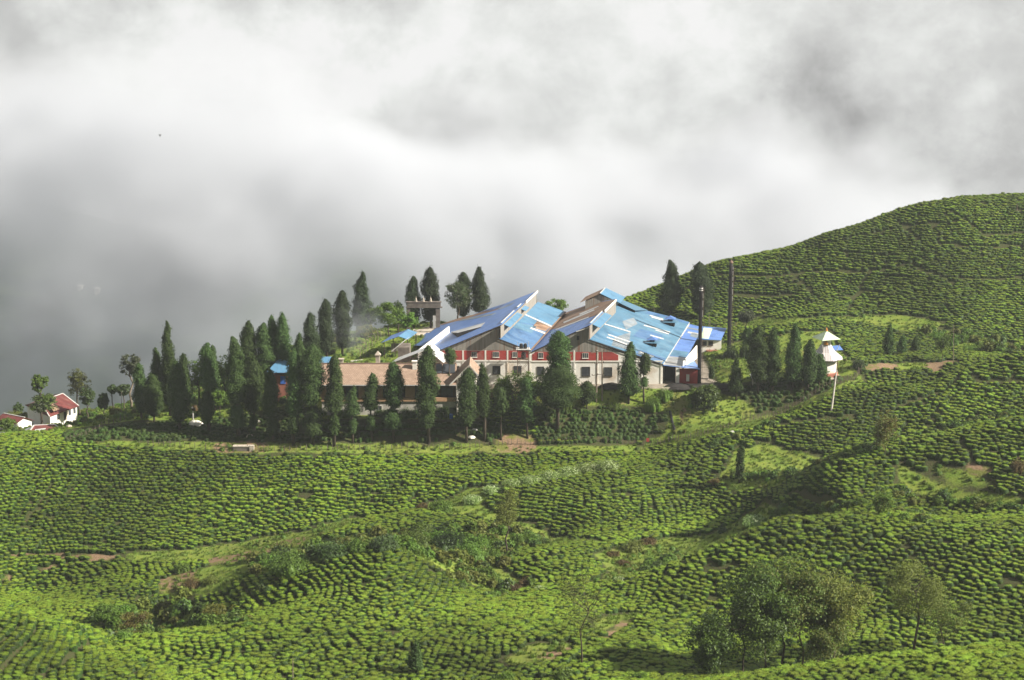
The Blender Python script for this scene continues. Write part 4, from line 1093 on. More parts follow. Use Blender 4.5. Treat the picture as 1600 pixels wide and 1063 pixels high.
# white flowering shrubs
GW = 'white flowering shrubs along the strip between the fields'
for u, v, hw, h, lab in [
    (738,786,12,14,'white flowering shrub at the lower left end of the flowering strip'), (770,770,13,14,'white flowering shrub second from the lower left end'), (800,762,13,15,'white flowering shrub left of the middle of the strip'),
    (828,756,13,16,'white flowering shrub in the middle of the strip'), (858,750,14,17,'white flowering shrub right of the middle of the strip'), (888,745,15,19,'large white flowering shrub third from the upper right end'),
    (918,740,16,21,'large white flowering shrub second from the upper right end'), (948,737,17,23,'largest white flowering shrub at the upper right end of the strip'),
    (1180,820,16,17,'white flowering shrub alone on the slope above the meadow'), (845,925,9,10,'small pale flowering shrub below the little dark mound'), (975,910,13,10,'pale flowering shrub at the lower end of the meadow')]:
    P = standing(u, v); m = P[1] * 1.02 / F_PX
    o = shrub(u, v, hw * 1.55, h * .8, lab, 'leaf_pale', None, GW if u < 960 else None, 'flowering_shrub', n=420, leaf=.34)
    rng = np.random.default_rng(int(u)); n = 130; th = rng.uniform(0, 6.28, n); ph = rng.uniform(.15, 1, n)
    R, H = hw * 1.4 * m, h * .75 * m; C = np.stack([np.cos(th) * np.cos(ph * 1.57) ** .6 * R, np.sin(th) * np.cos(ph * 1.57) ** .6 * R, np.sin(ph * 1.57) * H + .1], -1)
    Vq, Qq = leaf_quads(C * 1.03, C + rng.normal(scale=.5, size=C.shape), .24, .15, rng)
    obj('blossom', np_mesh('blossom', Vq, Qq, [MT['bloom']]), o)
# what fills gully and dell between the named shrubs
P1 = scatter(_mk['b'], 1500, seed=9); s = nrg.uniform(.8, 2.6, len(P1))
SCR = [lobed_mesh('scrub', 500 + k, .75, .8, 260, (['leaf_mid', 'leaf_light', 'leaf_dark', 'leaf_olive'][k % 4], ['leaf_light', 'leaf_mid', 'leaf_mid', 'leaf_olive'][k % 4]), .26) for k in range(8)]
instance_group('undergrowth', P1, np.stack([s, s, s * nrg.uniform(.7, 1.3, len(s))], -1), SCR, seed=8)
# scrub between the spurs: hedge rows, plus dark lines added to set off crests
_dl = []
for pl in ([(1140,748),(1230,744),(1290,724),(1340,712),(1400,692),(1470,678),(1560,652),(1600,646)], [(1390,772),(1450,788),(1520,794),(1600,800)], [(1215,806),(1300,800),(1400,804),(1470,806)], [(1400,815),(1470,822)],
           [(700,905),(760,938),(800,922)], [(860,850),(800,866),(770,884)], [(180,1008),(260,984),(330,966),(385,982)], [(130,990),(165,1006)], [(1005,895),(1060,872)], [(1100,700),(1150,690),(1210,662)], [(440,905),(400,930),(360,962)]):
    q = [hit(*p) for p in pl]; q = [p for p in q if p]
    for a, c in zip(q, q[1:]):
        L = math.hypot(a[0] - c[0], a[1] - c[1])
        if L > 45: continue
        for _ in range(int(L * 1.5)):
            t = rnd.random(); _dl.append((a[0] + (c[0] - a[0]) * t + rnd.gauss(0, .9), a[1] + (c[1] - a[1]) * t + rnd.gauss(0, .9)))
_dl = np.array(_dl); s = nrg.uniform(.8, 1.9, len(_dl))
instance_group('spur_scrub', np.c_[_dl, ground_a(_dl[:, 0], _dl[:, 1])], np.stack([s, s, s * .9], -1), [SCR[k] for k in (0, 2, 3, 4, 6)], seed=14)
P1 = scatter((_X < -43) & (_Y > 397) & (_Y < 450), 900, seed=12); P1 = P1[P1[:, 1] > 397]
s = nrg.uniform(.6, 1.5, len(P1)); instance_group('thicket', P1, np.stack([s, s, s], -1), SCR, seed=10)
# ------------------------------------------------------------------ factory
FY = 400.0
RD = Vector((math.sin(math.radians(12)), math.cos(math.radians(12)), 0))   # the way the ridges run
def A(u, v, Y=FY): return Vector(at(u, v, Y))
class Plane:
    def __init__(s, p0, p1, d=RD):
        s.p = Vector(p0); s.n = (Vector(p1) - s.p).cross(d).normalized()
        if s.n.z < 0: s.n = -s.n
        s.a = Vector(d).normalized(); s.b = s.n.cross(s.a).normalized()     # along ridge, along slope
    def px(s, u, v, lift=0):
        o = Vector((0, 0, CAM_Z)); r = A(u, v, 100) - o
        return o + r * ((s.p + s.n * lift - o).dot(s.n) / r.dot(s.n))
    def sheet(s, pts, name, mt, parent, lift=0, th=.05):
        b = MB(); b.prism([s.px(u, v) + s.n * lift for u, v in pts], s.n * th)
        return b.build(name, mt, parent, uvaxes=(s.p, s.a, s.b))
def pbox(b, u0, v0, u1, v1, Y, d, front=0.0, m=0):
    """box whose front face covers a pixel rectangle at distance Y"""
    um, vm = (u0 + u1) / 2, (v0 + v1) / 2
    x0, x1 = at(u0, vm, Y)[0], at(u1, vm, Y)[0]; z0, z1 = at(um, v1, Y)[2], at(um, v0, Y)[2]
    return b.box(x0, x1, Y - front, Y - front + d, z0, z1, m)
def window(parent, u0, v0, u1, v1, Y, bars=3, frame='white', name='window', label=None):
    b = MB(); vm = (v0 + v1) / 2; um = (u0 + u1) / 2
    x0, x1 = at(u0, vm, Y)[0], at(u1, vm, Y)[0]; z0, z1 = at(um, v1, Y)[2], at(um, v0, Y)[2]; t = .07
    for q in ((x0, x0 + t, z0, z1), (x1 - t, x1, z0, z1), (x0 + t, x1 - t, z0, z0 + t), (x0 + t, x1 - t, z1 - t, z1)): b.box(q[0], q[1], Y - .07, Y - .002, q[2], q[3])
    for k in range(1, bars):
        x = x0 + (x1 - x0) * k / bars; b.box(x - .022, x + .022, Y - .055, Y - .012, z0 + t, z1 - t)
    b.box(x0 - .1, x1 + .1, Y - .14, Y - .003, z0 - .08, z0 - .004)
    o = b.build(name, MT[frame], parent)
    p = MB(); p.box(x0 + t, x1 - t, Y - .04, Y - .008, z0 + t, z1 - t); p.build('pane', MT['pane'], o)
    return o

fac = empty('tea_factory', (14, 400, 0), 'large white and red factory with patched blue sheet roofs below the far hill', 'factory')
ZG = .05
def wall_rect(b, u0, u1, v0, z1=None, Y=FY + .15, m=0, vb=None, th=.3):
    x0, x1 = at(u0, 560, Y)[0], at(u1, 560, Y)[0]; z = at((u0 + u1) / 2, v0, Y)[2]
    zb = at((u0 + u1) / 2, vb, Y)[2] if vb else ZG - .6
    return b.box(x0, x1, Y, Y + th, zb, z, m)
W = MB(); wall_rect(W, 689, 829.5, 546.5); wall_rect(W, 829.5, 1036, 548.5, vb=None) if False else None
x0, x1 = A(829.5, 560).x, A(1036, 560).x
zt = A(900, 549, FY + .15).z; xb = A(962, 549, FY + .15).x; zr = A(1036, 572, FY + .15).z
W.prism([(x0, FY + .15, ZG - .6), (x1, FY + .15, ZG - .6), (x1, FY + .15, zr), (xb, FY + .15, zt), (x0, FY + .15, zt)], (0, .3, 0))
# walls down the sides and back, standing under the roofs
SKEW = lambda p, s: Vector(p) + RD * s
pR = A(1036, 572); W.prism([(pR.x - .05, FY + .45, ZG - .6), SKEW((pR.x - .05, FY + .45, ZG - .6), 38), SKEW((pR.x - .05, FY + .45, pR.z - .1), 38), (pR.x - .05, FY + .45, pR.z - .1)], (-.3, 0, 0))
pL = A(640, 548); W.prism([SKEW((pL.x + 1.5, FY + 1.5, -4), 0), SKEW((pL.x + 1.5, FY + 1.5, -4), 30), SKEW((pL.x + 1.5, FY + 1.5, pL.z - .45), 30), SKEW((pL.x + 1.5, FY + 1.5, pL.z - .45), 0)], (.3, 0, 0))
W.box(pL.x + 1.5, A(689, 560).x, FY + 1.5, FY + 1.8, -4, pL.z - .6)
W.build('wall', MT['cream'], fac)
# red upper panels between pilasters
for u0, u1 in ((690, 722), (725, 757), (760, 791.5), (794.5, 826)): 
    b = MB(); pbox(b, u0, 548, u1, 562.5, FY + .15, .06, .05); b.build('red_panel', MT['red'], fac)
for u0, u1 in ((831.5, 862), (865, 895.5), (899, 931.5), (935, 966)):
    b = MB(); z0, z1 = A(u0, 563.5, FY + .15).z, A(u0, 550, FY + .15).z; xa, xc = A(u0, 556, FY + .15).x, A(u1, 556, FY + .15).x
    pts = [(xa, FY + .10, z0), (xc, FY + .10, z0), (xc, FY + .10, z1 - (.75 if u1 == 966 else 0)), (xc - (1.6 if u1 == 966 else .01), FY + .10, z1), (xa, FY + .10, z1)]
    if u0 == 831.5: pts = [(xa, FY + .10, z0), (xc, FY + .10, z0), (xc, FY + .10, z1), (xa + .8, FY + .10, z1), (xa, FY + .10, z1 - .6)]
    b.prism(pts, (0, .049, 0)); b.build('red_panel', MT['red'], fac)
b = MB()
pbox(b, 689, 562.8, 829, 564.8, FY + .15, .2, .12); pbox(b, 829.6, 563.8, 1036, 565.8, FY + .15, .2, .12); b.build('ledge', MT['cream'], fac)
for u in (689.5, 723.5, 758.5, 793, 828, 863.5, 897.3, 933.2, 968, 1003, 1033):
    b = MB(); pbox(b, u - 1.1, 566 if u > 828 else 565, u + 1.1, 600, FY + .15, .12, .08)
    if u < 968: pbox(b, u - 1.1, 547.5, u + 1.1, 562.6, FY + .15, .12, .09)
    b.build('pilaster', MT['cream'], fac)
for u0, v0, u1, v1 in ((736.5, 549.8, 745.5, 558.5), (770, 549.8, 780, 558.5), (800.5, 549.8, 808, 558.5), (841, 551, 849, 560), (874, 551, 882, 560), (910, 551.5, 919.5, 560)): window(fac, u0, v0, u1, v1, FY + .09, 3)
for u0, v0, u1, v1 in ((706, 572, 718, 585), (739.5, 572, 748, 585), (769.5, 572, 782, 585), (803, 572, 815, 585), (839, 573, 850, 587), (873, 573, 885, 587), (909, 573.3, 922, 588), (943.8, 574, 956.5, 588)): window(fac, u0, v0, u1, v1, FY + .14, 5, 'timber')
# gables of grey boards
def gable(pts, Y, d=.12, name='gable_boards'):
    b = MB(); b.prism([A(u, v, Y) for u, v in pts], (0, d, 0)); return b.build(name, MT['wood'], fac)
gable([(690, 547), (828.6, 548), (779.5, 530.5), (779.5, 512.4), (692, 546.6)], FY + .1)
gable([(831.5, 549.5), (967, 550.6), (920.8, 532), (920.8, 511.5), (832, 549)], FY + .1)
b = MB(); pbox(b, 901, 525, 905, 531.5, FY + .1, .05, .04); b.build('gable_hole', MT['dark'], fac)
# roofs
PL1 = Plane(A(783, 508), A(689, 546)); PR1 = Plane(A(779, 529.5), A(829, 548.7)); PL2 = Plane(A(922, 508), A(829.5, 550.2)); PR2 = Plane(A(919.4, 530.5), A(1036, 569.5))
def pt(pl, u, v): return pl.px(u, v)
r1 = PL1.sheet([(783,508),(838,456),(815,464.5),(790,475),(771,481.5),(740,492.5),(720,497),(690,507),(672,520.5),(655,521.5),(634,540),(662,541),(689,546.4)], 'roof_slope', MT['blue'], fac, 0, .1)
for pts, mt in (([(838,456),(790,475),(771,481),(740,492),(742,495),(775,484),(800,477)], 'blue'), ([(790,475.3),(771,481.5),(740,492.5),(720,497),(690,507),(689,509),(722,500.5),(752,492),(776,485.2)], 'rust'),
                ([(752,494),(776,489.5),(768,493.5),(735,500),(716,503),(722,500)], 'faded'), ([(776,484.5),(806,472.2),(800,477),(780,484.5)], 'faded')):
    PL1.sheet(pts, 'roof_patch', MT[mt], r1, .11, .02)
r2 = PR1.sheet([(779,529.5),(829,548.7),(851,520),(861,511),(883.5,488),(862,480),(840,472.5)], 'roof_slope', MT['midblue'], fac, 0, .1)
for pts, mt in (([(807,504),(840,472.6),(862,480),(883,488.2),(861,510.5)], 'cyan2'), ([(808,504.5),(838,511),(830.5,521.5),(799,511.5)], 'cyan'), ([(839,502.5),(860.5,511.3),(852,518.5),(831,512.5)], 'rust')): PR1.sheet(pts, 'roof_patch', MT[mt], r2, .11, .02)
for pts in (([(817,492),(820,491.4),(862.5,510.4),(861,512)]), ([(827.5,514.2),(830,512.6),(852,520.5),(851,523.2)])): PR1.sheet(pts, 'roof_patch', MT['clear'], r2, .14, .02)
r3 = PL2.sheet([(829.5,550.2),(922,508),(963,467.5),(940,472),(915,478),(884,488.8),(861,511),(851,520)], 'roof_slope', MT['blue'], fac, 0, .1)
for pts, mt in (([(861,512),(884,489.5),(915,478.5),(941,472.5),(962,468.6),(944,487),(931,494),(915,499),(884,510),(856,517.5)], 'rust'),): PL2.sheet(pts, 'roof_patch', MT[mt], r3, .11, .02)
for pts in ([(880,504.5),(928,484.5),(929.5,486),(882,506)], [(868,515.5),(920,495.8),(921,497),(869,517)], [(905,491.5),(935,479),(936,480),(907,492.8)]): PL2.sheet(pts, 'roof_patch', MT['clear'], r3, .14, .02)
r4 = PR2.sheet([(919.4,530.5),(1036,569.5),(1077,504),(1044,494.5),(1012,486.5),(985,479.5),(963,474)], 'roof_slope', MT['cyan'], fac, 0, .1)
for pts, mt in (([(919.6,530.3),(939,512.5),(1000,530),(985,552)], 'cyan2'), ([(1000,514.5),(1036,524),(1027,537),(989,526)], 'midblue'), ([(986,553),(1002,548),(1040,561),(1035.8,569)], 'midblue'),
    ([(972,503),(990,497),(996,507),(978,516)], 'faded'), ([(960,528),(985,520),(982,548),(955,541)], 'faded'), ([(998,549.5),(1022,557),(1016,562),(996,555.5)], 'faded'),
    ([(1012,487),(1044,495),(1077,504.4),(1075,507.5),(1042,498),(1008,490.5)], 'midblue'), ([(968,474.5),(1010,486),(1006,491),(964,479)], 'cyan2')): PR2.sheet(pts, 'roof_patch', MT[mt], r4, .11, .02)
for q in (((1006,508.5),(1047,519.5),.0), ((1024,515.8),(1045,522),0), ((1016,524),(1037,530),0), ((1015,493),(1036,499),0), ((1018,495.5),(1040,502),0), ((940,505),(985,519),0), ((950,523),(986,535),0), ((948,527),(980,538.5),0), ((1000,550),(1022,557.5),0)):
    (ua, va), (ub, vb), _ = q; PR2.sheet([(ua, va), (ub, vb), (ub - .6, vb + 1.5), (ua - .6, va + 1.5)], 'roof_patch', MT['clear'], r4, .14, .02)
# low lean-to roofs right of the long eave
PE = Plane(A(1036, 571.5), A(1094, 577.5))
r5 = PE.sheet([(1036,571.5),(1065,574.6),(1087,533),(1098,512),(1078,507)], 'lean_to_roof', MT['blue'], fac, 0, .08)
for pts, mt in (([(1037,571),(1065,574),(1072,560),(1044,557)], 'silver'), ([(1045,556),(1072,559.5),(1076,551),(1050,547)], 'cyan'), ([(1078,526),(1089,529),(1092,523),(1081,520)], 'faded'), ([(1074,521),(1090,524),(1091,521.5),(1075,518.5)], 'clear'), ([(1073,514),(1095,518),(1096,516),(1074.5,512)], 'faded')): PE.sheet(pts, 'roof_patch', MT[mt], r5, .09, .02)
PE.sheet([(1064,575),(1094,578),(1088,569.5),(1076,553),(1070,562)], 'lean_to_roof', MT['blue'], fac, .04, .07)
r6 = PE.sheet([(1097,511),(1135,514),(1126.5,532.5),(1090,530.5)], 'lean_to_roof', MT['blue'], fac, .05, .08)
PE.sheet([(1099,513),(1113,514.5),(1107,530.5),(1095,529.5)], 'roof_patch', MT['mint'], r6, .14, .02)
# clerestory boards between the split slopes
def ridge_wall(u0, v0, u1, v1, drop, name='clerestory_boards', pl=None, mt='wood'):
    p = pl.px(u0, v0); q = pl.px(u1, v1); b = MB()
    b.prism([p - Vector((0, 0, .12)), q - Vector((0, 0, .12)), q - Vector((0, 0, drop)), p - Vector((0, 0, drop))], (-.15, 0, 0)); return b.build(name, MT[mt], fac)
ridge_wall(782.5, 509.5, 838, 457.5, 2.9, pl=PL1); ridge_wall(921.5, 509.5, 962.5, 469, 3.1, pl=PL2)
# end wall behind
b = MB(); B1 = [PL1.px(672, 520.5), PL1.px(838, 456), PR1.px(840, 472.5), PR1.px(883.5, 488)]; B2 = [PL2.px(884, 488.8), PL2.px(963, 467.5), PR2.px(963, 474), PR2.px(1077, 504)]
ln = [p + Vector((0, -.6, -.2)) for p in B1 + B2]
b.prism(ln + [Vector((ln[-1].x, ln[-1].y, -2)), Vector((ln[0].x, ln[0].y, -4))], (0, .25, 0)) ; b.build('end_wall', MT['cream'], fac)
# ridge hoods and white ridge caps
def quad3(pts, name, mt, th=.06):
    b = MB(); n = (Vector(pts[1]) - Vector(pts[0])).cross(Vector(pts[2]) - Vector(pts[0])).normalized()
    if n.z < 0: n = -n
    b.prism(pts, n * th); return b.build(name, MT[mt], fac)
def hood(pl, u0, v0, u1, v1, w, drop, name='ridge_hood', mt='cyan2'):
    p, q = pl.px(u0, v0) + Vector((0, 0, .22)), pl.px(u1, v1) + Vector((0, 0, .22)); s = Vector((RD.y, -RD.x, 0)) * w + Vector((0, 0, -drop)); k = -s.normalized() * .25
    b = MB(); n = (q - p).cross(s).normalized(); n = n if n.z > 0 else -n
    b.prism([p, q, q + s, p + s], n * .06); o = b.build(name, MT[mt], fac, uvaxes=(p, RD, s.normalized()))
    b = MB(); b.bar(p + Vector((0, 0, .08)), q + Vector((0, 0, .08)), .25, .1); b.build('ridge_cap', MT['bright'], o)
hood(PL1, 782.8, 506.5, 803, 487.2, 2.1, .95); hood(PL1, 808, 482, 814, 476.5, 2.1, .85); hood(PL2, 922, 507, 941, 488, 2.3, 1.0)
for pl, a, c in ((PL1, (820, 473.4), (838.5, 456)), (PL2, (943, 487.6), (961, 470))):
    b = MB(); b.bar(pl.px(*a) + Vector((.25, 0, .1)), pl.px(*c) + Vector((.25, 0, .1)), .22, .55); b.build('barge_board', MT['white'], fac)
b = MB(); b.bar(PL1.px(655, 521.5), PL1.px(634, 540), .3, .45); b.build('barge_board', MT['white'], fac)
for pl, a, c in ((PL1, (783, 508), (689, 546.4)), (PL2, (922, 508), (829.5, 550.2)), (PR1, (779, 529.5), (829, 548.7)), (PR2, (919.4, 530.5), (1036, 569.5))):
    b = MB(); o_ = Vector((0, -.06, -.1)); b.bar(pl.px(*a) + o_, pl.px(*c) + o_, .06, .2); b.build('verge_board', MT['timber'], fac)
b = MB(); p = PL2.px(917, 512.5) + Vector((.5, -.1, .05)); q = A(900, 518.5, FY - .12); b.bar(q, A(920.5, 512, FY - .12), .12, .16); b.tube([A(920.8, 512, FY - .12), A(919.6, 531, FY - .12)], .09, 6); b.build('gutter_pipe', MT['white'], fac)
b = MB(); g0, g1 = PR1.px(829, 548.6), PR1.px(883.5, 488.2); b.bar(g0 + Vector((0, 0, .14)), g1 + Vector((0, 0, .14)), .35, .12); b.build('valley_gutter', MT['rust'], fac)
b = MB(); b.bar(PR2.px(1036, 569.6) + Vector((.05, 0, -.06)), PR2.px(1077, 504.2) + Vector((.05, 0, -.06)), .14, .16); b.build('eave_gutter', MT['bright'], fac)
# tilted white skylight in the left slope
d0 = [PL1.px(705, 520, .1), PL1.px(715, 527.5, .1), PL1.px(752, 511.5, .1), PL1.px(758, 505, .1)]
up = PL1.n
top = [d0[0] + up * .12, d0[1] + up * .1 + Vector((0, 0, 1.0)), d0[2] + up * .12, d0[3] + up * .1]
sk = MB(); sk.prism(top, (0, 0, .07)); sk = sk.build('skylight_dormer', MT['clear'], fac)
b = MB(); b.face([d0[0], d0[1], top[1], top[0]]); b.face([d0[1], d0[2], top[2], top[1]]); b.build('opening', MT['dark'], sk)
# tall lantern over the second roof
gA = PL2.px(915, 484); LY = gA.y
ln = empty('roof_lantern', (0, 0, 0)); ln.parent = fac; ln.location = Vector(A(937, 475, LY)) - Vector(fac.location)
b = MB(); b.prism([A(914.5, 486, LY), A(914.5, 470.5, LY), A(937, 461, LY), A(968, 473.5, LY), A(960, 481, LY)], RD * 7.2); b.build('lantern_boards', MT['wood'], ln)
up0, lf, rt = A(937.5, 459.2, LY - .4), A(906.2, 473.2, LY - .4), A(969, 474, LY - .4); Lr = 8.4
b = MB(); b.prism([up0, lf, lf + RD * Lr, up0 + RD * Lr], (0, 0, .08)); b.build('roof_slope', MT['rust'], ln, uvaxes=(up0, RD, (lf - up0).normalized()))
b = MB(); b.prism([up0 + Vector((0, 0, .03)), rt, rt + RD * Lr, up0 + RD * Lr + Vector((0, 0, .03))], (0, 0, .08)); b.build('roof_slope', MT['cyan2'], ln, uvaxes=(up0, RD, (rt - up0).normalized()))
b = MB(); b.bar(up0 + Vector((0, 0, .12)), up0 + RD * Lr + Vector((0, 0, .12)), .25, .1); b.build('ridge_cap', MT['bright'], ln)
# raised back strip and two louvred roof vents
b = MB(); p, q = PR2.px(964, 478), PR2.px(992, 489.5)
b.prism([p, q, q + Vector((0, 0, .7)), p + Vector((0, 0, 1.0))], RD * .3); b.build('roof_step', MT['dark'], fac)  # riser coloured near black for the shadow under the raised strip
b = MB(); s0 = [p + Vector((0, -.3, 1.0)), q + Vector((0, -.3, .7)), PR2.px(1012, 487) + Vector((0, 0, .3)), PR2.px(968, 474) + Vector((0, 0, 1.1))]; b.prism(s0, (0, 0, .07)); b.build('roof_step_cover', MT['cyan'], fac)
for u, v, k in ((1019, 540, 1.0), (1047, 508, 1.1)):
    c = PR2.px(u, v); o = empty('roof_vent', (0, 0, 0)); o.parent = fac; o.location = c - Vector(fac.location)
    def pyr(z0, z1, hw, hh, name, mt):
        b = MB(); a1 = RD * hh * k; a2 = Vector((RD.y, -RD.x, 0)) * hw * k
        base = [c + a1 * i + a2 * j + Vector((0, 0, z0 * k)) for i, j in ((-1, -1), (-1, 1), (1, 1), (1, -1))]; t0, t1 = c - a1 * .35 + Vector((0, 0, z1 * k)), c + a1 * .35 + Vector((0, 0, z1 * k))
        b.face([base[0], base[1], t0]); b.face([base[1], base[2], t1, t0]); b.face([base[2], base[3], t1]); b.face([base[3], base[0], t0, t1]); b.face(base[::-1]); b.build(name, MT[mt], o)
    b = MB(); a1 = RD * .9 * k; a2 = Vector((RD.y, -RD.x, 0)) * 1.0 * k
    b.prism([c + a1 * i + a2 * j + Vector((0, 0, -.6)) for i, j in ((-1, -1), (-1, 1), (1, 1), (1, -1))], (0, 0, 1.0 + .45 * k)); b.build('vent_curb', MT['dark'], o)
    b = MB(); b.prism([c + a1 * .55 * i + a2 * .5 * j + Vector((0, 0, .8 * k)) for i, j in ((-1, -1), (-1, 1), (1, 1), (1, -1))], (0, 0, .75 * k)); b.build('vent_neck', MT['dark'], o)
    pyr(.80, 1.25, 1.75, 1.5, 'vent_skirt', 'cyan'); pyr(1.5, 2.15, 1.25, 1.1, 'vent_cap', 'blue')
# dark loading bay, pillar and red wall under the lean-to
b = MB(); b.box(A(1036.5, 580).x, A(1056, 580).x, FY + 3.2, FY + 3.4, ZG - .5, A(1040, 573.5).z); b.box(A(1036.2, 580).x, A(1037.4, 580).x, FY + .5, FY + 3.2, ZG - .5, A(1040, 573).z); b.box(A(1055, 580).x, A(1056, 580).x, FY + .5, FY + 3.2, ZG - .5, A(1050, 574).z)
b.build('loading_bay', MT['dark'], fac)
b = MB(); pbox(b, 1056.2, 574.5, 1061.5, 600, FY, .5, 0); b.build('pillar', MT['cream'], fac)
b = MB(); b.box(A(1062, 580).x, A(1090.5, 580).x, FY + .6, FY + .8, ZG - .5, A(1070, 577.5).z); b.build('red_wall', MT['red'], fac)
b = MB(); pbox(b, 1072.5, 586, 1077, 596, FY - .3, .5); b.build('switch_box', MT['white'], fac)
# rear annex under the far lean-to
ay = PE.px(1110, 531).y
b = MB(); pbox(b, 1092, 532, 1127, 560, ay + .4, .25); b.build('annex_wall', MT['cream'], fac)
for u0, u1 in ((1097, 1104), (1107, 1114)): window(fac, u0, 533.5, u1, 540, ay + .39, 2, 'timber')
b = MB(); pbox(b, 1104, 548, 1129, 561, ay - .4, .8); b.build('annex_plinth', MT['brick'], fac)
b = MB(); b.prism([A(1066, 577, FY + 1), A(1088, 560, FY + 10), A(1088, 540, FY + 10), A(1067, 565, FY + 1)], (.2, 0, 0)); b.build('annex_side_wall', MT['cream'], fac)

# ------------------------------------------------------------------ white truss shed at the left end
sh = empty('truss_shed', A(660, 560, 395), 'white roofed open shed with steel trusses between tile roof and blue factory roof', 'shed')
SY = 394.5; ap, le, ri = A(667, 546.5, SY), A(610.5, 568, SY), A(693, 567.5, SY); SL = 6.0
for q, e_ in ((ap, le), (ap, ri)):
    b = MB(); n = Vector((0, 0, .08)); b.prism([q, e_, e_ + RD * SL, q + RD * SL], n); b.build('roof_slope', MT['clear'], sh, uvaxes=(q, RD, (e_ - q).normalized()))
b = MB()
for s in (.2, SL - .3):
    o_ = RD * s + Vector((0, 0, -.1)); a_, l_, r_ = ap + o_, le + o_, ri + o_; mid = (l_ + r_) / 2
    b.bar(l_, r_, .12); b.bar(a_, mid, .1)
    for t in (.3, .6): 
        for e_ in (l_, r_): p = e_ + (mid - e_) * t; q = e_ + (a_ - e_) * t; b.bar(p, q, .07); b.bar(p, e_ + (a_ - e_) * min(t + .3, 1), .07)
b.build('truss', MT['steel'], sh)
for e_ in (le, ri):
    for s in (.3, SL - .4):
        p = e_ + RD * s; b = MB(); b.bar((p.x, p.y, ground(p.x, p.y) - .3), p + Vector((0, 0, -.1)), .18); b.build('post', MT['steel'], sh)
# side room below the left eave of the factory
sr = empty('lean_to_room', A(622, 552, 404), 'small rendered side room with a white strip roof at the left foot of the blue roof', 'outbuilding')
b = MB(); pbox(b, 622, 543, 640, 566, 405, 5); b.build('wall', MT['concrete'], sr)
b = MB(); p, q = A(628.5, 535.5, 405), A(612, 549.5, 404); b.prism([p, q, q + RD * 6, p + RD * 6], (0, 0, .1)); b.build('roof', MT['clear'], sr, uvaxes=(p, RD, (q - p).normalized()))
# blue pavilion
pv = empty('pavilion', A(622, 548, 425), 'small open pavilion with a pale blue gabled roof left of the factory', 'shelter')
VY = 424; ap, le, ri = A(622.7, 526, VY), A(595.6, 536, VY), A(637, 531, VY); e2 = 12.5
PV = [(ap, le, 'blue'), (ap, ri, 'cyan2')]
for q, e_, mt in PV:
    b = MB(); b.prism([q, e_, e_ + RD * 9, q + RD * 9], (0, 0, .08)); b.build('roof_slope', MT[mt], pv, uvaxes=(q, RD, (e_ - q).normalized()))
for e_, kx in ((le, .6), (ri, -.2), ((le + ri) / 2, 0)):
    for s in (.4, 8.4):
        p = e_ + RD * s + Vector((kx, 0, -.1)); b = MB(); b.bar((p.x, p.y, ground(p.x, p.y) - .3), p, .2); b.build('post', MT['timber'], pv)
b = MB(); p = (le + ri) / 2 + RD * 5; g = ground(p.x, p.y); b.box(p.x - 2.2, p.x + 2.2, p.y, p.y + .2, g, g + 2.2); b.build('back_wall', MT['wood'], pv)

# ------------------------------------------------------------------ concrete gateway on its pad
GYY = 456; P = A(662, 508, GYY); gz = P.z
gt = empty('gateway', (P.x, GYY, gz), 'weathered concrete gateway with three pointed finials standing before dark conifers', 'gateway')
def gb(name, u0, v0, u1, v1, d=1.2, f=0, mt='concrete'):
    b = MB(); pbox(b, u0, v0, u1, v1, GYY, d, f); return b.build(name, MT[mt], gt)
gb('pillar', 681, 481.3, 687.5, 512, .8); gb('pillar', 635.2, 481.3, 641, 516, .8)
gb('lower_cornice', 634, 480.0, 691, 481.2, 1.0, .15); gb('beam', 636, 473.2, 688.5, 479.9, .7, .05); gb('upper_cornice', 634.6, 471.6, 689.6, 473.1, 1.0, .15)
for u0, u1 in ((638, 647), (651, 659), (663, 671), (675, 684)): gb('panel', u0, 474.6, u1, 478.2, .1, .08, 'concrete')
for u in (650, 661.6, 673):
    p = A(u, 471.6, GYY + .3); b = MB(); b.lathe(p, [(.35, -.05), (.35, .25), (.2, .3), (.26, .5), (.2, .75), (.09, 1.0), (.02, 1.5)], 8); b.build('finial', MT['stone'], gt)
gw = MB(); pbox(gw, 676.5, 494, 680.5, 513, GYY - 1.5, .4); tag(gw.build('gate_leaf', MT['grey_wall']), 'grey rendered slab standing against the right gateway pillar', 'slab wall')
b = MB(); p = [A(641, 515, 448), A(690, 510, 448), A(690, 505.5, 462), A(646, 508, 462)]; b.prism([(q.x, q.y, max(ground(q.x, q.y), .3) + .02) for q in p], (0, 0, .06)); tag(b.build('paved_pad', MT['stone']), kind='structure')

# ------------------------------------------------------------------ tile roofed quarters
qz = -4.2
qt = empty('tile_roofed_house', (-26, 390, qz), 'long two storeyed house with a clay tile roof behind the row of cypresses', 'house')
EY, RY = 386.2, 391.8
xl, xr = A(497, 600, EY).x, A(742, 600, EY).x
ez, rz = A(620, 602, EY).z, A(620, 569.5, RY).z
def slope(x0, x1, name, mt, y0, z0, y1, z1, th=.14):
    b = MB(); b.prism([(x0, y0, z0), (x1, y0, z0), (x1, y1, z1), (x0, y1, z1)], (0, 0, th)); return b.build(name, MT[mt], qt, uvaxes=(Vector((x0, y0, z0)), Vector((1, 0, 0)), Vector((0, y1 - y0, z1 - z0)).normalized()))
rf = slope(xl, A(713, 600, EY).x, 'roof', 'tiles', EY, ez, RY, rz); slope(xl, A(713, 600, EY).x, 'roof', 'tiles', RY + 5.6, ez, RY, rz + .002)
b = MB(); b.tube([(xl, RY, rz + .2), (A(713, 570, RY).x, RY, rz + .2)], .16, 8); b.build('ridge_tiles', MT['tiles'], rf)
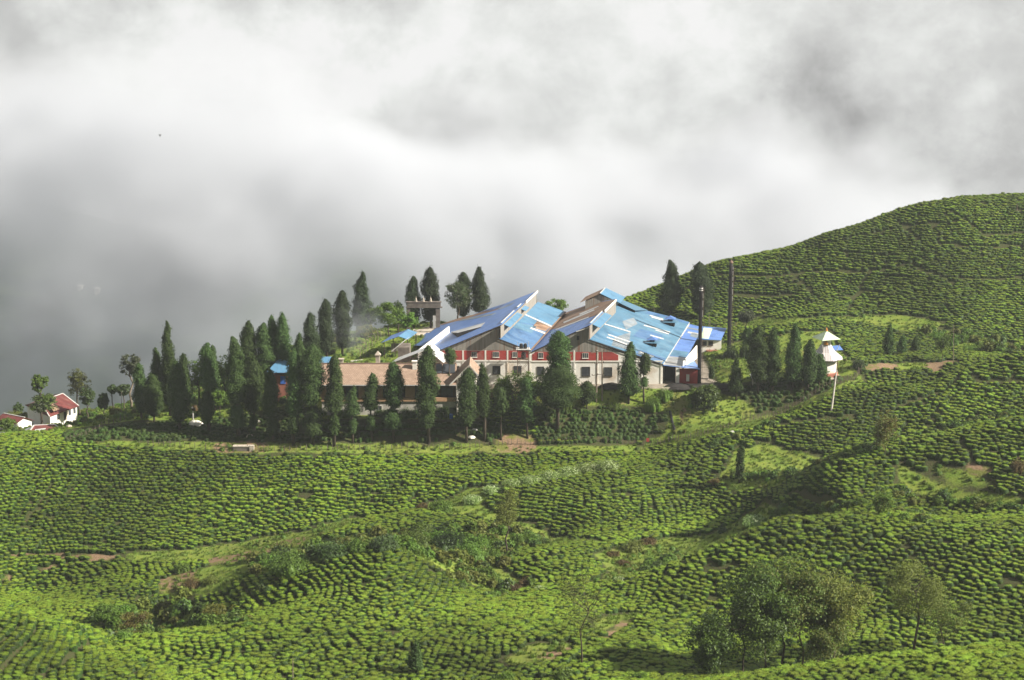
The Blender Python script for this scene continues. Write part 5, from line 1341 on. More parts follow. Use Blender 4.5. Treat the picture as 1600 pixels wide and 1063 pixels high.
# right-hand wing, its ridge running to the lens
wx0, wx1 = A(712, 590, EY).x, A(746.5, 587, EY).x; wxm = (wx0 + wx1) / 2 + .6
wz = A(728, 572, EY - .5).z; b = MB()
b.prism([(wx0 - 1.4, EY - .5, ez - .05), (wxm, EY - .5, wz), (wxm, EY + 9, wz), (wx0 - 1.4, EY + 9, ez - .05)], (0, 0, .14)); b.build('wing_roof', MT['tiles'], qt, uvaxes=(Vector((wxm, EY, wz)), Vector((0, 1, 0)), Vector((-.8, 0, -.5)).normalized()))
b = MB(); b.prism([(wxm, EY - .5, wz), (wx1 + .3, EY - .5, A(746, 588, EY).z), (wx1 + .3, EY + 9, A(746, 588, EY).z), (wxm, EY + 9, wz)], (0, 0, .14)); b.build('wing_roof', MT['tiles'], qt, uvaxes=(Vector((wxm, EY, wz)), Vector((0, 1, 0)), Vector((.8, 0, -.5)).normalized()))
b = MB(); b.bar((wxm, EY - .56, wz + .08), (wx1 + .3, EY - .56, A(746, 588, EY).z + .08), .08, .3); b.bar((wx0 - 1.4, EY - .56, ez + .05), (wxm, EY - .56, wz + .1), .08, .3); b.build('barge_board', MT['white'], qt)
WY = 387.6
b = MB(); b.box(wx0 + .2, wx1 - .4, EY + .6, EY + 8, qz - .5, ez - .1)
b.prism([(wx0 - .2, EY + .6, ez - .12), (wx1 - .4, EY + .6, ez - .12), (wx1 - .4, EY + .6, A(746, 588, EY).z), (wxm, EY + .6, wz - .1)], (0, .25, 0)); b.build('wing_wall', MT['cream'], qt)
zL = A(620, 626.5, WY).z
b = MB(); b.box(xl + .6, wx0 + .2, WY, WY + .3, qz - .5, zL - .1); b.box(xl + .6, xl + .9, WY + .3, WY + 8, qz - .5, ez - .1); b.box(xl + .9, wx0, WY + 8, WY + 8.3, qz - .5, ez - .1); b.build('lower_wall', MT['grey_wall'], qt)
b = MB(); b.box(xl + .5, wx0 + .15, WY - .25, WY + .35, zL - .1, A(620, 621.5, WY).z); b.build('tan_ledge', MT['tan'], qt)
b = MB(); b.box(xl + .8, wx0, WY + .9, WY + 1.0, zL, ez - .1); b.build('dark_gallery', MT['timber'], qt)
for u0, u1 in ((498, 510), (528, 535), (560, 569.5), (590, 598), (633, 648), (655, 660)):
    b = MB(); pbox(b, u0, 604.2, u1, 621.4, WY, .3, -.02); b.build('tan_panel', MT['tan'], qt)
for u0, u1 in ((540, 558), (574, 586), (602, 628), (664, 684), (689, 708)): window(qt, u0, 606, u1, 619.5, WY + .85, 4, 'timber')
for u0, u1 in ((522, 531), (587, 597), (650, 656)): window(qt, u0, 634, u1, 647, WY - .01, 2, 'white')
for u0, u1 in ((686, 697), (702, 713)): window(qt, u0, 637, u1, 648, WY - .01, 2, 'timber')
b = MB(); b.box(xl, A(713, 600, EY).x, EY - .12, EY - .02, ez - .12, ez + .06); b.build('eave_gutter', MT['bright'], qt)
for u0, u1, v0, Y, mt in ((530, 536, 562.5, 392.4, 'stone'), (587, 593.5, 556, 394, 'stone'), (644.5, 651.5, 566, 390.2, 'cream')):
    b = MB(); pbox(b, u0, v0, u1, 582, Y, .8); c = b.build('chimney', MT[mt], qt)
    b = MB(); pbox(b, u0 - 1.3, v0 - 1.6, u1 + 1.3, v0 - .05, Y, 1.1, .15); 
    if u0 == 587:
        x0_, x1_, zz = A(u0 - 1, v0, Y).x, A(u1 + 1, v0, Y).x, A(u0, v0 - 1.6, Y).z; m_ = ((x0_ + x1_) / 2, Y + .4, zz + .8); q = [(x0_, Y - .1, zz + .01), (x1_, Y - .1, zz + .01), (x1_, Y + .9, zz + .01), (x0_, Y + .9, zz + .01)]
        for i in range(4): b.face([q[i], q[(i + 1) % 4], m_])
    b.build('chimney_cap', MT[mt], c)
for u0, u1 in ((681.5, 690.5), (692, 711)):
    p = [(A(u0, 582, 390).x, 389.2), (A(u1, 582, 390).x, 389.2)]; f = lambda y: ez + (rz - ez) * (y - EY) / (RY - EY)
    b = MB(); b.prism([(p[0][0], 389.0, f(389) + .35), (p[1][0], 389.0, f(389) + .35), (p[1][0], 391.2, f(391.2) + .55), (p[0][0], 391.2, f(391.2) + .55)], (0, 0, .1)); b.build('solar_panel', MT['solar'], qt)
P = A(705, 656, 385.5); P = Vector((P.x, 385.6, ground(P.x, 385.6)))
b = MB(); b.lathe(P, [(.40, 0), (.42, .05), (.40, .45), (.42, .5), (.40, .95), (.42, 1.0), (.40, 1.02)], 14); tag(b.build('drum', MT['bluebox']), 'blue drum standing before the right end of the tile roofed house', 'drum')
rl = empty('railing', (A(690, 652, 386).x, 386, ground(A(690, 652, 386).x, 386)), 'pale low railing left of the blue drum', 'railing')
for k in range(7):
    x = A(681 + 3 * k, 652, 386).x; b = MB(); b.bar((x, 386, ground(x, 386) - .2), (x, 386, rl.location.z + 1.1), .07); b.build('post', MT['whitepole'], rl)
for h in (.5, 1.05):
    b = MB(); b.bar((A(680, 652, 386).x, 385.97, rl.location.z + h), (A(700, 652, 386).x, 385.97, rl.location.z + h), .05, .08); b.build('rail', MT['whitepole'], rl)
# blue roofed shed behind the cypresses at the left
bs = empty('blue_roofed_shed', A(440, 620, 399), 'pink walled shed with a blue sheet roof glimpsed between cypresses', 'shed')
b = MB(); pbox(b, 424, 586, 458, 650, 400, 5); b.build('wall', MT['brick'], bs)
p, q = A(416, 583, 398.5), A(462, 567, 403); r_ = A(462, 583, 398.5); b = MB(); b.prism([p, r_, r_ + Vector((1, 5, 2.1)), p + Vector((2.2, 5, 2.1))], (0, 0, .1)); b.build('roof_slope', MT['cyan2'], bs, uvaxes=(p, Vector((1, 0, 0)), Vector((0, .9, .4))))
b = MB(); pbox(b, 438, 588, 446, 600, 399.9, .1); b.build('blue_shutter', MT['bluebox'], bs)
b2 = empty('blue_roofed_shed', A(505, 575, 405), 'corner of a small blue roof just above the left end of the tile roof', 'shed')
b = MB(); p = A(496, 569, 404); b.prism([p, p + Vector((2.6, 0, 0)), p + Vector((3.3, 3, 1.0)), p + Vector((.7, 3, 1.0))], (0, 0, .1)); b.build('roof', MT['cyan2'], b2, uvaxes=(p, Vector((1, 0, 0)), Vector((0, .9, .4))))
b = MB(); b.box(p.x + .4, p.x + 2.6, p.y + .3, p.y + 2.8, ground(p.x, p.y) - .5, p.z + .05); b.build('wall', MT['grey_wall'], b2)

# ------------------------------------------------------------------ stacks, tank tower, poles
def stack(u, vt, vb, wpx, Y, label, glints, cap):
    P = A(u, vb, Y); z0 = ground(P.x, Y); zt = A(u, vt, Y).z; r = wpx / 2 * Y * 1.02 / F_PX
    e = empty('chimney_stack', (P.x, Y, z0), label, 'chimney')
    b = MB(); n = 9; b.tube([(P.x, Y, z0 - .3 + (zt - z0 + .3) * k / n) for k in range(n + 1)], [r * (1.08 - .12 * k / n) for k in range(n + 1)], 16); b.build('shaft', MT['stack'], e, smooth=True)
    for k in range(1, n):
        z = z0 + (zt - z0) * k / n; b = MB(); b.lathe((P.x, Y, z), [(r * 1.0, -.07), (r * 1.15, -.06), (r * 1.15, .06), (r * 1.0, .07)], 16); b.build('flange', MT['stack'], e)
    b = MB()
    for s in (-.16, .16): b.bar((P.x + r * 1.15 + .12, Y - .3 + s, z0 + 1), (P.x + r * 1.15 + .12, Y - .3 + s, zt - .4), .05)
    z = z0 + 1.2
    while z < zt - .5: b.bar((P.x + r * 1.15 + .12, Y - .46, z), (P.x + r * 1.15 + .12, Y - .14, z), .04); z += .4
    b.build('ladder', MT['steel'], e)
    for za, zb in glints:
        b = MB(); b.box(P.x + r * .95, P.x + r * 1.12 + .03, Y - .22, Y - .02, A(u, zb, Y).z, A(u, za, Y).z); b.build('glint_strip', MT['bright'], e)  # pale strip imitates sunlight catching the ladder side of the shaft
    if cap:
        b = MB(); b.lathe((P.x, Y, zt), [(r * .7, -.05), (r * .72, .25), (r * 1.25, .28), (r * .9, .5), (r * .2, .85), (.03, 1.0)], 14); b.build('rain_cap', MT['steel'], e)
    else:
        for v in (450.5, 453.6):
            b = MB(); z = A(u, v, Y).z; b.lathe((P.x, Y, z), [(r * .9, -.12), (r * 1.08, -.11), (r * 1.08, .11), (r * .9, .12)], 16); b.build('white_band', MT['bright'], e)
stack(1092.6, 447, 590, 5.7, 401.2, 'shorter black chimney with two white bands rising from the factory corner', [(459, 466), (470, 480), (485, 495)], False)
stack(1138.8, 412, 558, 6.0, 428, 'taller black chimney with a rain cap and bright rungs, right of the factory', [(417, 421), (424, 430), (433, 439), (442, 449), (452, 460), (463, 470)], True)

tw = empty('water_tank_tower', (A(816, 600, 397).x, 397, ground(A(816, 600, 397).x, 397)), 'rusty steel tower carrying black water tanks before the red panels', 'tower')
TY = 396.4; L = [(A(u, 550, TY).x, y) for u in (808.5, 826) for y in (TY, TY + 2.0)]; zp = A(816, 546.8, TY).z; zb = ground(L[0][0], TY)
for x, y in L: b = MB(); b.bar((x, y, zb - .4), (x, y, zp + .2), .14); b.build('leg', MT['steel'], tw)
b = MB()
for k in range(3):
    za = zb + (zp - zb) * k / 3; zc = zb + (zp - zb) * (k + 1) / 3
    for (p, q) in ((0, 2), (1, 3), (0, 1), (2, 3)):
        b.bar((*L[p], za), (*L[q], zc), .06); b.bar((*L[q], za), (*L[p], zc), .06); b.bar((*L[p], zc - .1), (*L[q], zc - .1), .08)
b.build('bracing', MT['steel'], tw)
b = MB(); b.box(L[0][0] - .3, L[3][0] + .3, TY - .3, TY + 2.3, zp, zp + .1); pf = b.build('platform', MT['bright'], tw)
for u, v in ((814.5, 546.4), (820.8, 546.4), (818, 561.5)):
    c = A(u, v, TY + 1.0); r = .44 if v < 550 else .55; h = 1.45 if v < 550 else 1.7; b = MB(); b.lathe((c.x, c.y, c.z), [(r * .96, 0), (r, .1), (r * .96, .3), (r, .5), (r * .96, .8), (r, 1.0), (r * .85, h - .2), (r * .3, h - .05), (r * .28, h)], 14); b.build('tank', MT['tank'], tw)
b = MB(); b.box(L[0][0], L[3][0], TY, TY + 2, A(816, 561.8, TY).z - .1, A(816, 561.8, TY).z); b.build('lower_platform', MT['steel'], tw)
b = MB()
for x, y in L: b.bar((x, y, zp + .1), (x, y, zp + 1.6), .05)
b.bar((*L[0], zp + 1.5), (*L[2], zp + 1.5), .05); b.bar((L[2][0], TY - .1, zp), (L[2][0], TY - .1, A(816, 534.5, TY).z), .09); b.build('guard_rail', MT['bright'], tw)

hp = empty('power_pole', standing(937, 630), 'pair of weathered power poles joined by cross arms before the white wall', 'utility pole')
ps = []
for u, vt, vb in ((931.8, 548.5, 631), (940.8, 549, 629)):
    f = standing(u, vb); t = A(u + (1 if u < 935 else 0), vt, f[1]); b = MB(); b.tube([(f[0], f[1], f[2] - .5), (t.x, f[1], t.z)], [.19, .13], 8); b.build('pole', MT['pole'], hp); ps.append((f, t))
for v, ext in ((550.5, 1.2), (568, .5), (586, 1.0)):
    p, q = A(932, v, ps[0][0][1] - .2), A(941, v - 1, ps[0][0][1] - .2); d = (q - p).normalized(); b = MB(); b.bar(p - d * ext, q + d * .3, .12); c = b.build('cross_arm', MT['pole'], hp)
    for k in (0, .5, 1):
        s = p - d * ext + (q + d * .3 - p + d * ext) * k; b = MB(); b.lathe((s.x, s.y, s.z + .05), [(.05, 0), (.09, .1), (.06, .16), (.09, .22), (.03, .3)], 8); b.build('insulator', MT['timber'], c)
_wa, _wb = A(941, 550.5, ps[1][0][1] - .2), None
f = standing(1298.5, 645); t = A(1309.5, 562, f[1] + 1); lp = empty('leaning_pole', f, 'leaning whitewashed pole rising from the tea before the temple', 'pole')
mid = Vector(f) + (t - Vector(f)) * .8; b = MB(); b.tube([(f[0], f[1], f[2] - .4), tuple(mid)], [.22, .13], 8); b.build('white_shaft', MT['whitepole'], lp); b = MB(); b.tube([tuple(mid), tuple(t)], [.11, .07], 8); b.build('bare_tip', MT['steel'], lp)
b = MB(); p = Vector(f) + (t - Vector(f)) * .93; b.bar(p - Vector((.5, 0, 0)), p + Vector((.5, 0, 0)), .08); b.build('cross_arm', MT['steel'], lp)
for _dz, _lab in ((0, 'upper thin power wire sagging from the power poles towards the leaning pole'), (-1.5, 'lower thin power wire sagging from the power poles towards the leaning pole')):
    _q = Vector(f) + (t - Vector(f)) * .95 + Vector((0, 0, _dz)); b = MB(); b.tube([tuple(_wa + Vector((0, 0, _dz)) + (_q - _wa - Vector((0, 0, _dz))) * (k / 12) - Vector((0, 0, 4.0 * (k / 12) * (1 - k / 12)))) for k in range(13)], .018, 5); tag(b.build('power_wire', MT['tank']), _lab, 'wire')
for u, vt, vb, lab, Y in ((992, 468, 494, 'thin pole behind the back edge of the right blue roof', 466), (1022, 482, 500, 'short thin pole at the back of the right blue roof', 462), (1108, 489, 512, 'thin pole between both chimneys behind the annex roof', 452), (457.5, 1028, 1066, 'thin bare stake standing at the bottom edge left of the small conifer', None),
                           (1490, 508, 562, 'thin pole on the low mound under the big right hill', 412), (1589, 318, 345, 'faint thin pole near the top of the far right hill', 492), (190, 612, 655, 'thin pole on the grass slope at the left', 406)):
    f = standing(u, vb, Y); t = A(u, vt, f[1]); b = MB(); b.tube([(f[0], f[1], f[2] - .4), (t.x, f[1], t.z)], [.09, .05], 6); tag(b.build('pole', MT['pole']), lab, 'pole')

# ------------------------------------------------------------------ temple
TP = Vector(A(1289, 590, 402)); TP.z = ground(TP.x, 402)
tm = empty('temple', TP, 'small white temple with a flared striped roof under a pale square upper roof', 'temple')
def ngon_ring(r, z, n, rot): return [TP + Vector((math.cos(rot + 6.28318 * k / n) * r, math.sin(rot + 6.28318 * k / n) * r, z)) for k in range(n)]
def zpx(v): return A(1289, v, 402).z - TP.z
b = MB(); b.lathe(TP, [(3.5, -.6), (3.5, zpx(586.5)), (3.3, zpx(586.5) + .02)], 8); b.build('plinth', MT['stone'], tm)
b = MB(); b.lathe(TP, [(2.95, .3), (2.95, zpx(581.5)), (2.6, zpx(580.5))], 8); b.build('red_base', MT['brick'], tm)
b = MB(); b.lathe(TP, [(2.55, zpx(581)), (2.55, zpx(553))], 8); wl = b.build('wall', MT['white'], tm)
n = 8; rot = .25; zE, zM, zT = zpx(559), zpx(549), zpx(537.5)
b = MB(); me_uv = []
R0, R1, R2 = ngon_ring(4.1, zE, n, rot), ngon_ring(2.2, zM, n, rot), ngon_ring(1.05, zT, n, rot)
for k in range(n):
    j = (k + 1) % n; b.face([R0[k], R0[j], R1[j], R1[k]]); b.face([R1[k], R1[j], R2[j], R2[k]])
b.face(R2); b.face([p + Vector((0, 0, -.08)) for p in R0][::-1])
ro = b.build('flared_roof', MT['striped'], tm)
uvl = ro.data.uv_layers.new(name='UVMap')
for pl in ro.data.polygons:
    c = sum((ro.data.vertices[i].co for i in pl.vertices), Vector()) / len(pl.vertices); tg = Vector((-c.y, c.x, 0)).normalized() if c.to_2d().length > .01 else Vector((1, 0, 0))
    for li in pl.loop_indices:
        co = ro.data.vertices[ro.data.loops[li].vertex_index].co; uvl.data[li].uv = (co.dot(tg) * .75, co.z)
b = MB(); b.lathe(TP, [(1.05, zT), (1.1, zpx(531))], 8); b.build('neck', MT['white'], tm)
zu = zpx(528.5); q = ngon_ring(3.4, zu, 4, math.radians(-25)); ap = TP + Vector((0, 0, zpx(517)))
b = MB(); 
for k in range(4): b.face([q[k], q[(k + 1) % 4], ap])
b.face([p + Vector((0, 0, -.05)) for p in q][::-1]); b.build('upper_roof', MT['mint'], tm)
b = MB()
for k in range(4): b.bar(q[k] * .9 + TP * .1 + Vector((0, 0, -.25)), TP + (q[k] - TP) * .36 + Vector((0, 0, -1.0)), .12)
b.build('bracket', MT['white'], tm)
b = MB(); b.lathe(ap, [(.25, -.1), (.3, .05), (.12, .2), (.2, .35), (.06, .6), (.02, .9)], 10); b.build('finial', MT['gold'], tm)
b = MB(); p = TP + Vector((-.3, -1.35, zT + .1)); b.lathe(p, [(.45, 0), (.55, .25), (.3, .55), (.12, .8), (.03, 1.3)], 10); b.build('gilded_dome', MT['gold'], tm)
b = MB(); p = A(1303, 548, 405); b.prism([p, p + Vector((2.1, 0, .1)), p + Vector((1.6, 2, .8)), p + Vector((-.3, 2, .6))], (0, 0, .07)); b.build('blue_side_roof', MT['blue'], tm, uvaxes=(p, Vector((1, 0, 0)), Vector((0, .9, .4))))
ht = empty('hut', standing(1192, 608), 'small grey hut under the twin topped cypress', 'hut'); hx, hy, hz = ht.location
b = MB(); b.box(hx - 2.2, hx + 2.4, hy + .8, hy + 3.2, hz - .5, hz + 2.0); b.build('wall', MT['grey_wall'], ht); b = MB(); b.prism([(hx - 2.6, hy + .4, hz + 2.25), (hx + 2.8, hy + .4, hz + 2.1), (hx + 2.8, hy + 3.5, hz + 2.4), (hx - 2.6, hy + 3.5, hz + 2.5)], (0, 0, .1)); b.build('roof', MT['silver'], ht, uvaxes=(Vector(ht.location), Vector((1, 0, 0)), Vector((0, 1, 0))))
b = MB(); b.box(hx - 1.2, hx - .2, hy + .74, hy + .79, hz - .1, hz + 1.8); b.build('door', MT['timber'], ht)
f = standing(1206, 604); b = MB(); b.prism([(f[0] - .7, f[1], f[2] - .3), (f[0] + .7, f[1], f[2] - .3), (f[0] + .6, f[1], f[2] + 1.9), (f[0] - .6, f[1], f[2] + 1.9)], (0, .25, 0)); tag(b.build('white_slab', MT['white']), 'short white wall slab right of the grey hut', 'wall')

# ------------------------------------------------------------------ houses at the far left
def house(name, label, corner, right, left, eave, ridge, walls, wins):
    """corner/right/left: (u, v, Y) of the wall feet; eave and ridge heights in metres"""
    C, R, L = (Vector(at(*q)) for q in (corner, right, left)); z = min(C.z, ground(C.x, C.y)); R.z = L.z = C.z = C.z
    e = empty(name, C, label, 'house'); a, c = (R - C), (L - C); up = Vector((0, 0, 1)); D = C + a + c
    b = MB(); b.prism([C, R, D, L], up * eave); 
    b.prism([q - up * 2 for q in (C, R, D, L)], up * 1.99); b.build('wall', MT[walls], e)
    an, cn = a.normalized(), c.normalized(); o = .5
    E = [C - an * o - cn * o, R + an * o - cn * o, D + an * o + cn * o, L - an * o + cn * o]; E = [q + up * (eave - .15) for q in E]
    r0, r1 = (E[0] + E[3]) / 2 + an * a.length * .12 + up * (ridge - eave), (E[1] + E[2]) / 2 - an * a.length * .12 + up * (ridge - eave)
    mt = MT['redroof']
    for q in ([E[0], E[1], r1, r0], [E[2], E[3], r0, r1], [E[3], E[0], r0], [E[1], E[2], r1]):
        b = MB(); b.prism(q, (0, 0, .1)); rr = b.build('roof_slope', mt, e, uvaxes=(q[0], an, cn))
    b = MB(); b.bar(r0 + up * .12, r1 + up * .12, .3, .1)
    for p, q in ((E[0], r0), (E[3], r0), (E[1], r1), (E[2], r1)): b.bar(p + up * .12, q + up * .12, .25, .08)
    b.build('ridge_cap', MT['bright'], e)
    nrm = Vector((an.y, -an.x, 0)); 
    if nrm.dot(cn) > 0: nrm = -nrm
    for t, w, z0, z1, mt in wins:
        p = C + a * t + nrm * .03; b = MB(); b.prism([p + up * z0, p + an * w + up * z0, p + an * w + up * z1, p + up * z1], nrm * .06); o_ = b.build('door' if z0 < .2 else 'window', MT[mt], e)
    return e, C, a, c, an, cn, nrm
e, C, a, c, an, cn, nrm = house('red_roofed_house', 'largest white house with a hipped red roof, farthest back at the left', (79, 666, 414), (121, 656.5, 424), (44, 663, 425), 2.6, 4.6, 'cream', [(.25, .9, .9, 2.2, 'pane'), (.5, 1.0, .1, 2.2, 'timber'), (.68, .9, .9, 2.2, 'pane'), (.86, .9, .9, 2.2, 'pane')])
b = MB(); q = [C + a * .12 + Vector((0, 0, 3.35)) - cn * .3, C + a * .36 + Vector((0, 0, 3.35)) - cn * .3, C + a * .36 + c * .3 + Vector((0, 0, 4.75)), C + a * .14 + c * .3 + Vector((0, 0, 4.75))]; b.prism(q, (0, 0, .05)); b.build('rusty_patch', MT['rust'], e, uvaxes=(q[0], an, cn))
# low gabled house
e = empty('red_roofed_house', A(30, 672, 410), 'low cream gabled house with a red roof, left of the largest one', 'house')
g0, g1, gp = A(26, 672, 409), A(50, 668, 412), A(44, 651.5, 411.5); wallL = A(-6, 668, 413) - g0; wallL.z = 0
up = Vector((0, 0, 1)); h0, h1 = A(26, 661.5, 409).z - g0.z, A(50, 657, 412).z - g0.z; g1.z = g0.z
pk = (g0 + g1) / 2; pk.z = A(38, 652.5, 411).z
b = MB(); b.prism([g0 - up * 2, g1 - up * 2, g1 + up * h1, pk, g0 + up * h0], wallL); b.build('wall', MT['cream'], e)
for q, h in ((g0, h0), (g1, h1)):
    out = (g1 - g0).normalized() * (-.4 if h == h0 and q == g0 else .4)
    p = q + up * (h - .12) + out - wallL.normalized() * .4; r_ = pk + up * .08 - wallL.normalized() * .4; b = MB(); b.prism([p, r_, r_ + wallL * 1.04, p + wallL * 1.04], (0, 0, .1)); b.build('roof_slope', MT['redroof'], e, uvaxes=(p, wallL.normalized(), (r_ - p).normalized()))
b = MB(); r_ = pk + up * .22 - wallL.normalized() * .4; b.bar(r_, r_ + wallL * 1.04, .25, .1); b.build('ridge_cap', MT['bright'], e)
# nearest house, mostly below the field's brow
e = empty('red_roofed_house', A(62, 683, 398), 'nearest red roof with white patches, its walls sunk behind the tea field', 'house')
r0, r1 = A(53, 665.5, 402), A(85, 664, 404); fL, fR = A(40, 684, 396), A(103, 677.5, 397); bL, bR = A(22, 679, 404), A(112, 673, 408)
z_ = lambda *q: [Vector((p.x, p.y, p.z)) for p in q]
for q, mt in (([fL, fR, r1, r0], 'redroof'), ([fL, r0, bL], 'clear'), ([fR, bR, r1], 'redroof'), ([bL, r0, r1, bR], 'redroof')):
    b = MB(); b.prism(q, (0, 0, .1)); b.build('roof_slope', MT[mt], e, uvaxes=(q[0], Vector((1, 0, 0)), Vector((0, .9, .4))))
b = MB(); q = [fL + (fR - fL) * .1 + (r0 - fL) * .02, fL + (fR - fL) * .4, fL + (fR - fL) * .38 + (r0 - fL) * .62, fL + (fR - fL) * .12 + (r0 - fL) * .6]; b.prism([p + Vector((0, 0, .13)) for p in q], (0, 0, .04)); b.build('white_patch', MT['clear'], e, uvaxes=(q[0], Vector((1, 0, 0)), Vector((0, .9, .4))))
b = MB(); b.bar(r0 + up * .15, r1 + up * .15, .3, .1); b.bar(r1 + up * .15, fR + up * .15, .3, .1); b.bar(r0 + up * .15, fL + up * .15, .3, .1); b.build('ridge_cap', MT['bright'], e)
b = MB(); zz = min(fL.z, fR.z, bL.z, bR.z); b.prism([Vector((p.x * .97 + A(62, 690, 398).x * .03, p.y + .3, zz - 4)) for p in (fL, fR, bR, bL)], (0, 0, 3.9)); b.build('wall', MT['cream'], e)
e = empty('white_roofed_house', A(0, 690, 392), 'corner of a white sheet roof at the left edge of the picture', 'house')
p, q = A(-14, 685, 391), A(8, 686, 391); b = MB(); b.prism([p, q, A(11, 676, 396), A(-12, 675, 396)], (0, 0, .1)); b.build('roof', MT['clear'], e, uvaxes=(p, Vector((1, 0, 0)), Vector((0, .9, .4))))
b = MB(); b.box(p.x + .5, q.x - .3, 391.4, 395.6, q.z - 3, q.z - .05); b.build('wall', MT['grey_wall'], e)

# ------------------------------------------------------------------ small things
f = standing(306, 664, 393); rng = np.random.default_rng(4)
b = MB(); n = 12
for r, z in (): pass
prof = [(1.5, -.2), (1.45, .2), (1.15, .62), (.65, .95), (.25, 1.05)]
b.lathe(f, prof, 12, sx=1.25, sy=.8); o = b.build('tarpaulin_heap', MT['tarp'])
for vv in o.data.vertices: vv.co += Vector(rng.normal(scale=.09, size=3) * .8)
tag(o, 'pale tarpaulin covered heap in front of the left trees', 'heap')
sg = empty('garden_post', standing(302, 655, 395), 'white topped post with a red flowering plant above the tarpaulin heap', 'post'); f = sg.location
b = MB(); b.bar((f.x, f.y, f.z - .2), (f.x, f.y, f.z + 3.2), .18); b.build('post', MT['white'], sg); b = MB(); b.lathe((f.x, f.y, f.z + 3.2), [(.3, 0), (.38, .15), (.1, .4)], 8); b.build('post_cap', MT['white'], sg)
me = bush_mesh('red_flower_plant', 808, .75, .9, 160, .6, ('leaf_brown', 'leaf_brown'), .22, .14, .5); o = obj('red_flower_plant', me, loc=(f.x + .35, f.y + .2, f.z + 2.9)); o.parent = sg; o.location = Vector((.35, .2, 2.9))
st = empty('stone_trough', standing(381, 706), 'low tan stone block wall on the red earth at the edge of the big field', 'stone wall'); f = st.location
b = MB(); b.box(f.x - 2.3, f.x + 1.2, f.y, f.y + 1.2, f.z - .3, f.z + .95); b.build('block_wall', MT['concrete'], st); b = MB(); b.box(f.x - 2.4, f.x + 1.25, f.y - .1, f.y + 1.3, f.z + .953, f.z + 1.15); b.build('coping', MT['stone'], st); b = MB(); b.box(f.x + 1.253, f.x + 2.2, f.y - .15, f.y + .9, f.z - .3, f.z + 1.25); b.build('pale_block', MT['stone'], st)
for u, v, lab in ((390, 683, 'pale flat stone lying among the dark tea above the stone block wall'), (403, 660, 'white stone heap right of the cypress with a round lower ball'), (108, 668, 'small pale rock on the slope below the left cypress clump'), (737, 689, 'white rubbish bag at the foot of the wide cypress'), (1145, 678, 'white bundle lying at the edge of the upper spur'), (741, 676, 'yellow and white rags on the slope by the wide cypress')):
    f = standing(u, v); b = MB(); r = random.Random(int(u)); b.lathe(f, [(.55, -.1), (.6, .2), (.4, .45), (.12, .55)], 7, sx=1.3, sy=.8); o = b.build('stone' if 'stone' in lab or 'rock' in lab else 'bundle', MT['white' if 'white' in lab else 'stone'])
    for vv in o.data.vertices: vv.co += Vector((r.uniform(-.12, .12), r.uniform(-.1, .1), r.uniform(-.06, .06)))
    tag(o, lab, 'rock' if o.name.startswith('stone') else 'bundle')
# coal yard: heap and kerb wall
lw = MB(); p, q = A(1034, 607, 396.5), A(1086, 605, 397.5); lw.bar((p.x, p.y, -.35), (q.x, q.y, -.25), .3, .8); tag(lw.build('kerb_wall', MT['stone']), 'low pale kerb wall along the black coal yard', 'low wall')
for u, v, s, lab in ((1062, 604, 2.6, 'black coal heap before the dark loading bay'), (955, 606, 2.2, 'dark heap at the foot of the wall behind the power poles'), (1128, 602, 2.4, 'dark heap right of the banana plants'), (1148, 606, 1.9, 'smaller dark heap left of the wispy cypress'), (975, 611, 1.6, 'dark brush pile left of the conical cypress')):
    f = standing(u, v, 398); r = random.Random(int(u)); b = MB(); b.lathe(f, [(s, -.2), (s * .8, .3), (s * .45, .75), (.1, .95)], 14, sx=1.5, sy=.8); o = b.build('coal_heap', MT['coal'])
    for vv in o.data.vertices: vv.co += Vector((r.uniform(-.2, .2), r.uniform(-.15, .15), r.uniform(-.1, .1)))
    tag(o, lab, 'heap')
dr = MB(); p = [hit(1047, 645), hit(1050, 660), hit(1055, 676)]
pp = [Vector((q[0], q[1], q[2] - .02)) for q in p]; dr.tube([tuple(q) for q in pp], [.3, .3, .3], 8); tag(dr.build('drain_pipe', MT['tank']), 'thick black drain pipe running down the grass bank', 'pipe')
ldr = empty('wooden_ladder', standing(1116, 584, 402), 'wooden ladder lying on the grass bank right of the shorter chimney', 'ladder')
p, q = Vector(standing(1106, 579, 404)) + up * .3, Vector(standing(1128, 590, 399)) + up * .25; s = Vector((.2, .45, 0))
for k in (-1, 1): b = MB(); b.bar(p + s * k, q + s * k, .1); b.build('rail', MT['stone'], ldr)
for k in range(8): m_ = p + (q - p) * (k + .5) / 8; b = MB(); b.bar(m_ - s, m_ + s, .07); b.build('rung', MT['stone'], ldr)
rb = empty('red_sign', standing(1012, 697), 'small red sign board on a stake by the garden fence', 'sign'); f = rb.location
b = MB(); b.bar((f.x, f.y, f.z - .3), (f.x, f.y, f.z + 1.3), .08); b.build('stake', MT['post'], rb); b = MB(); b.box(f.x - .32, f.x + .32, f.y - .1, f.y - .045, f.z + .75, f.z + 1.55); b.build('board', MT['orange'], rb)
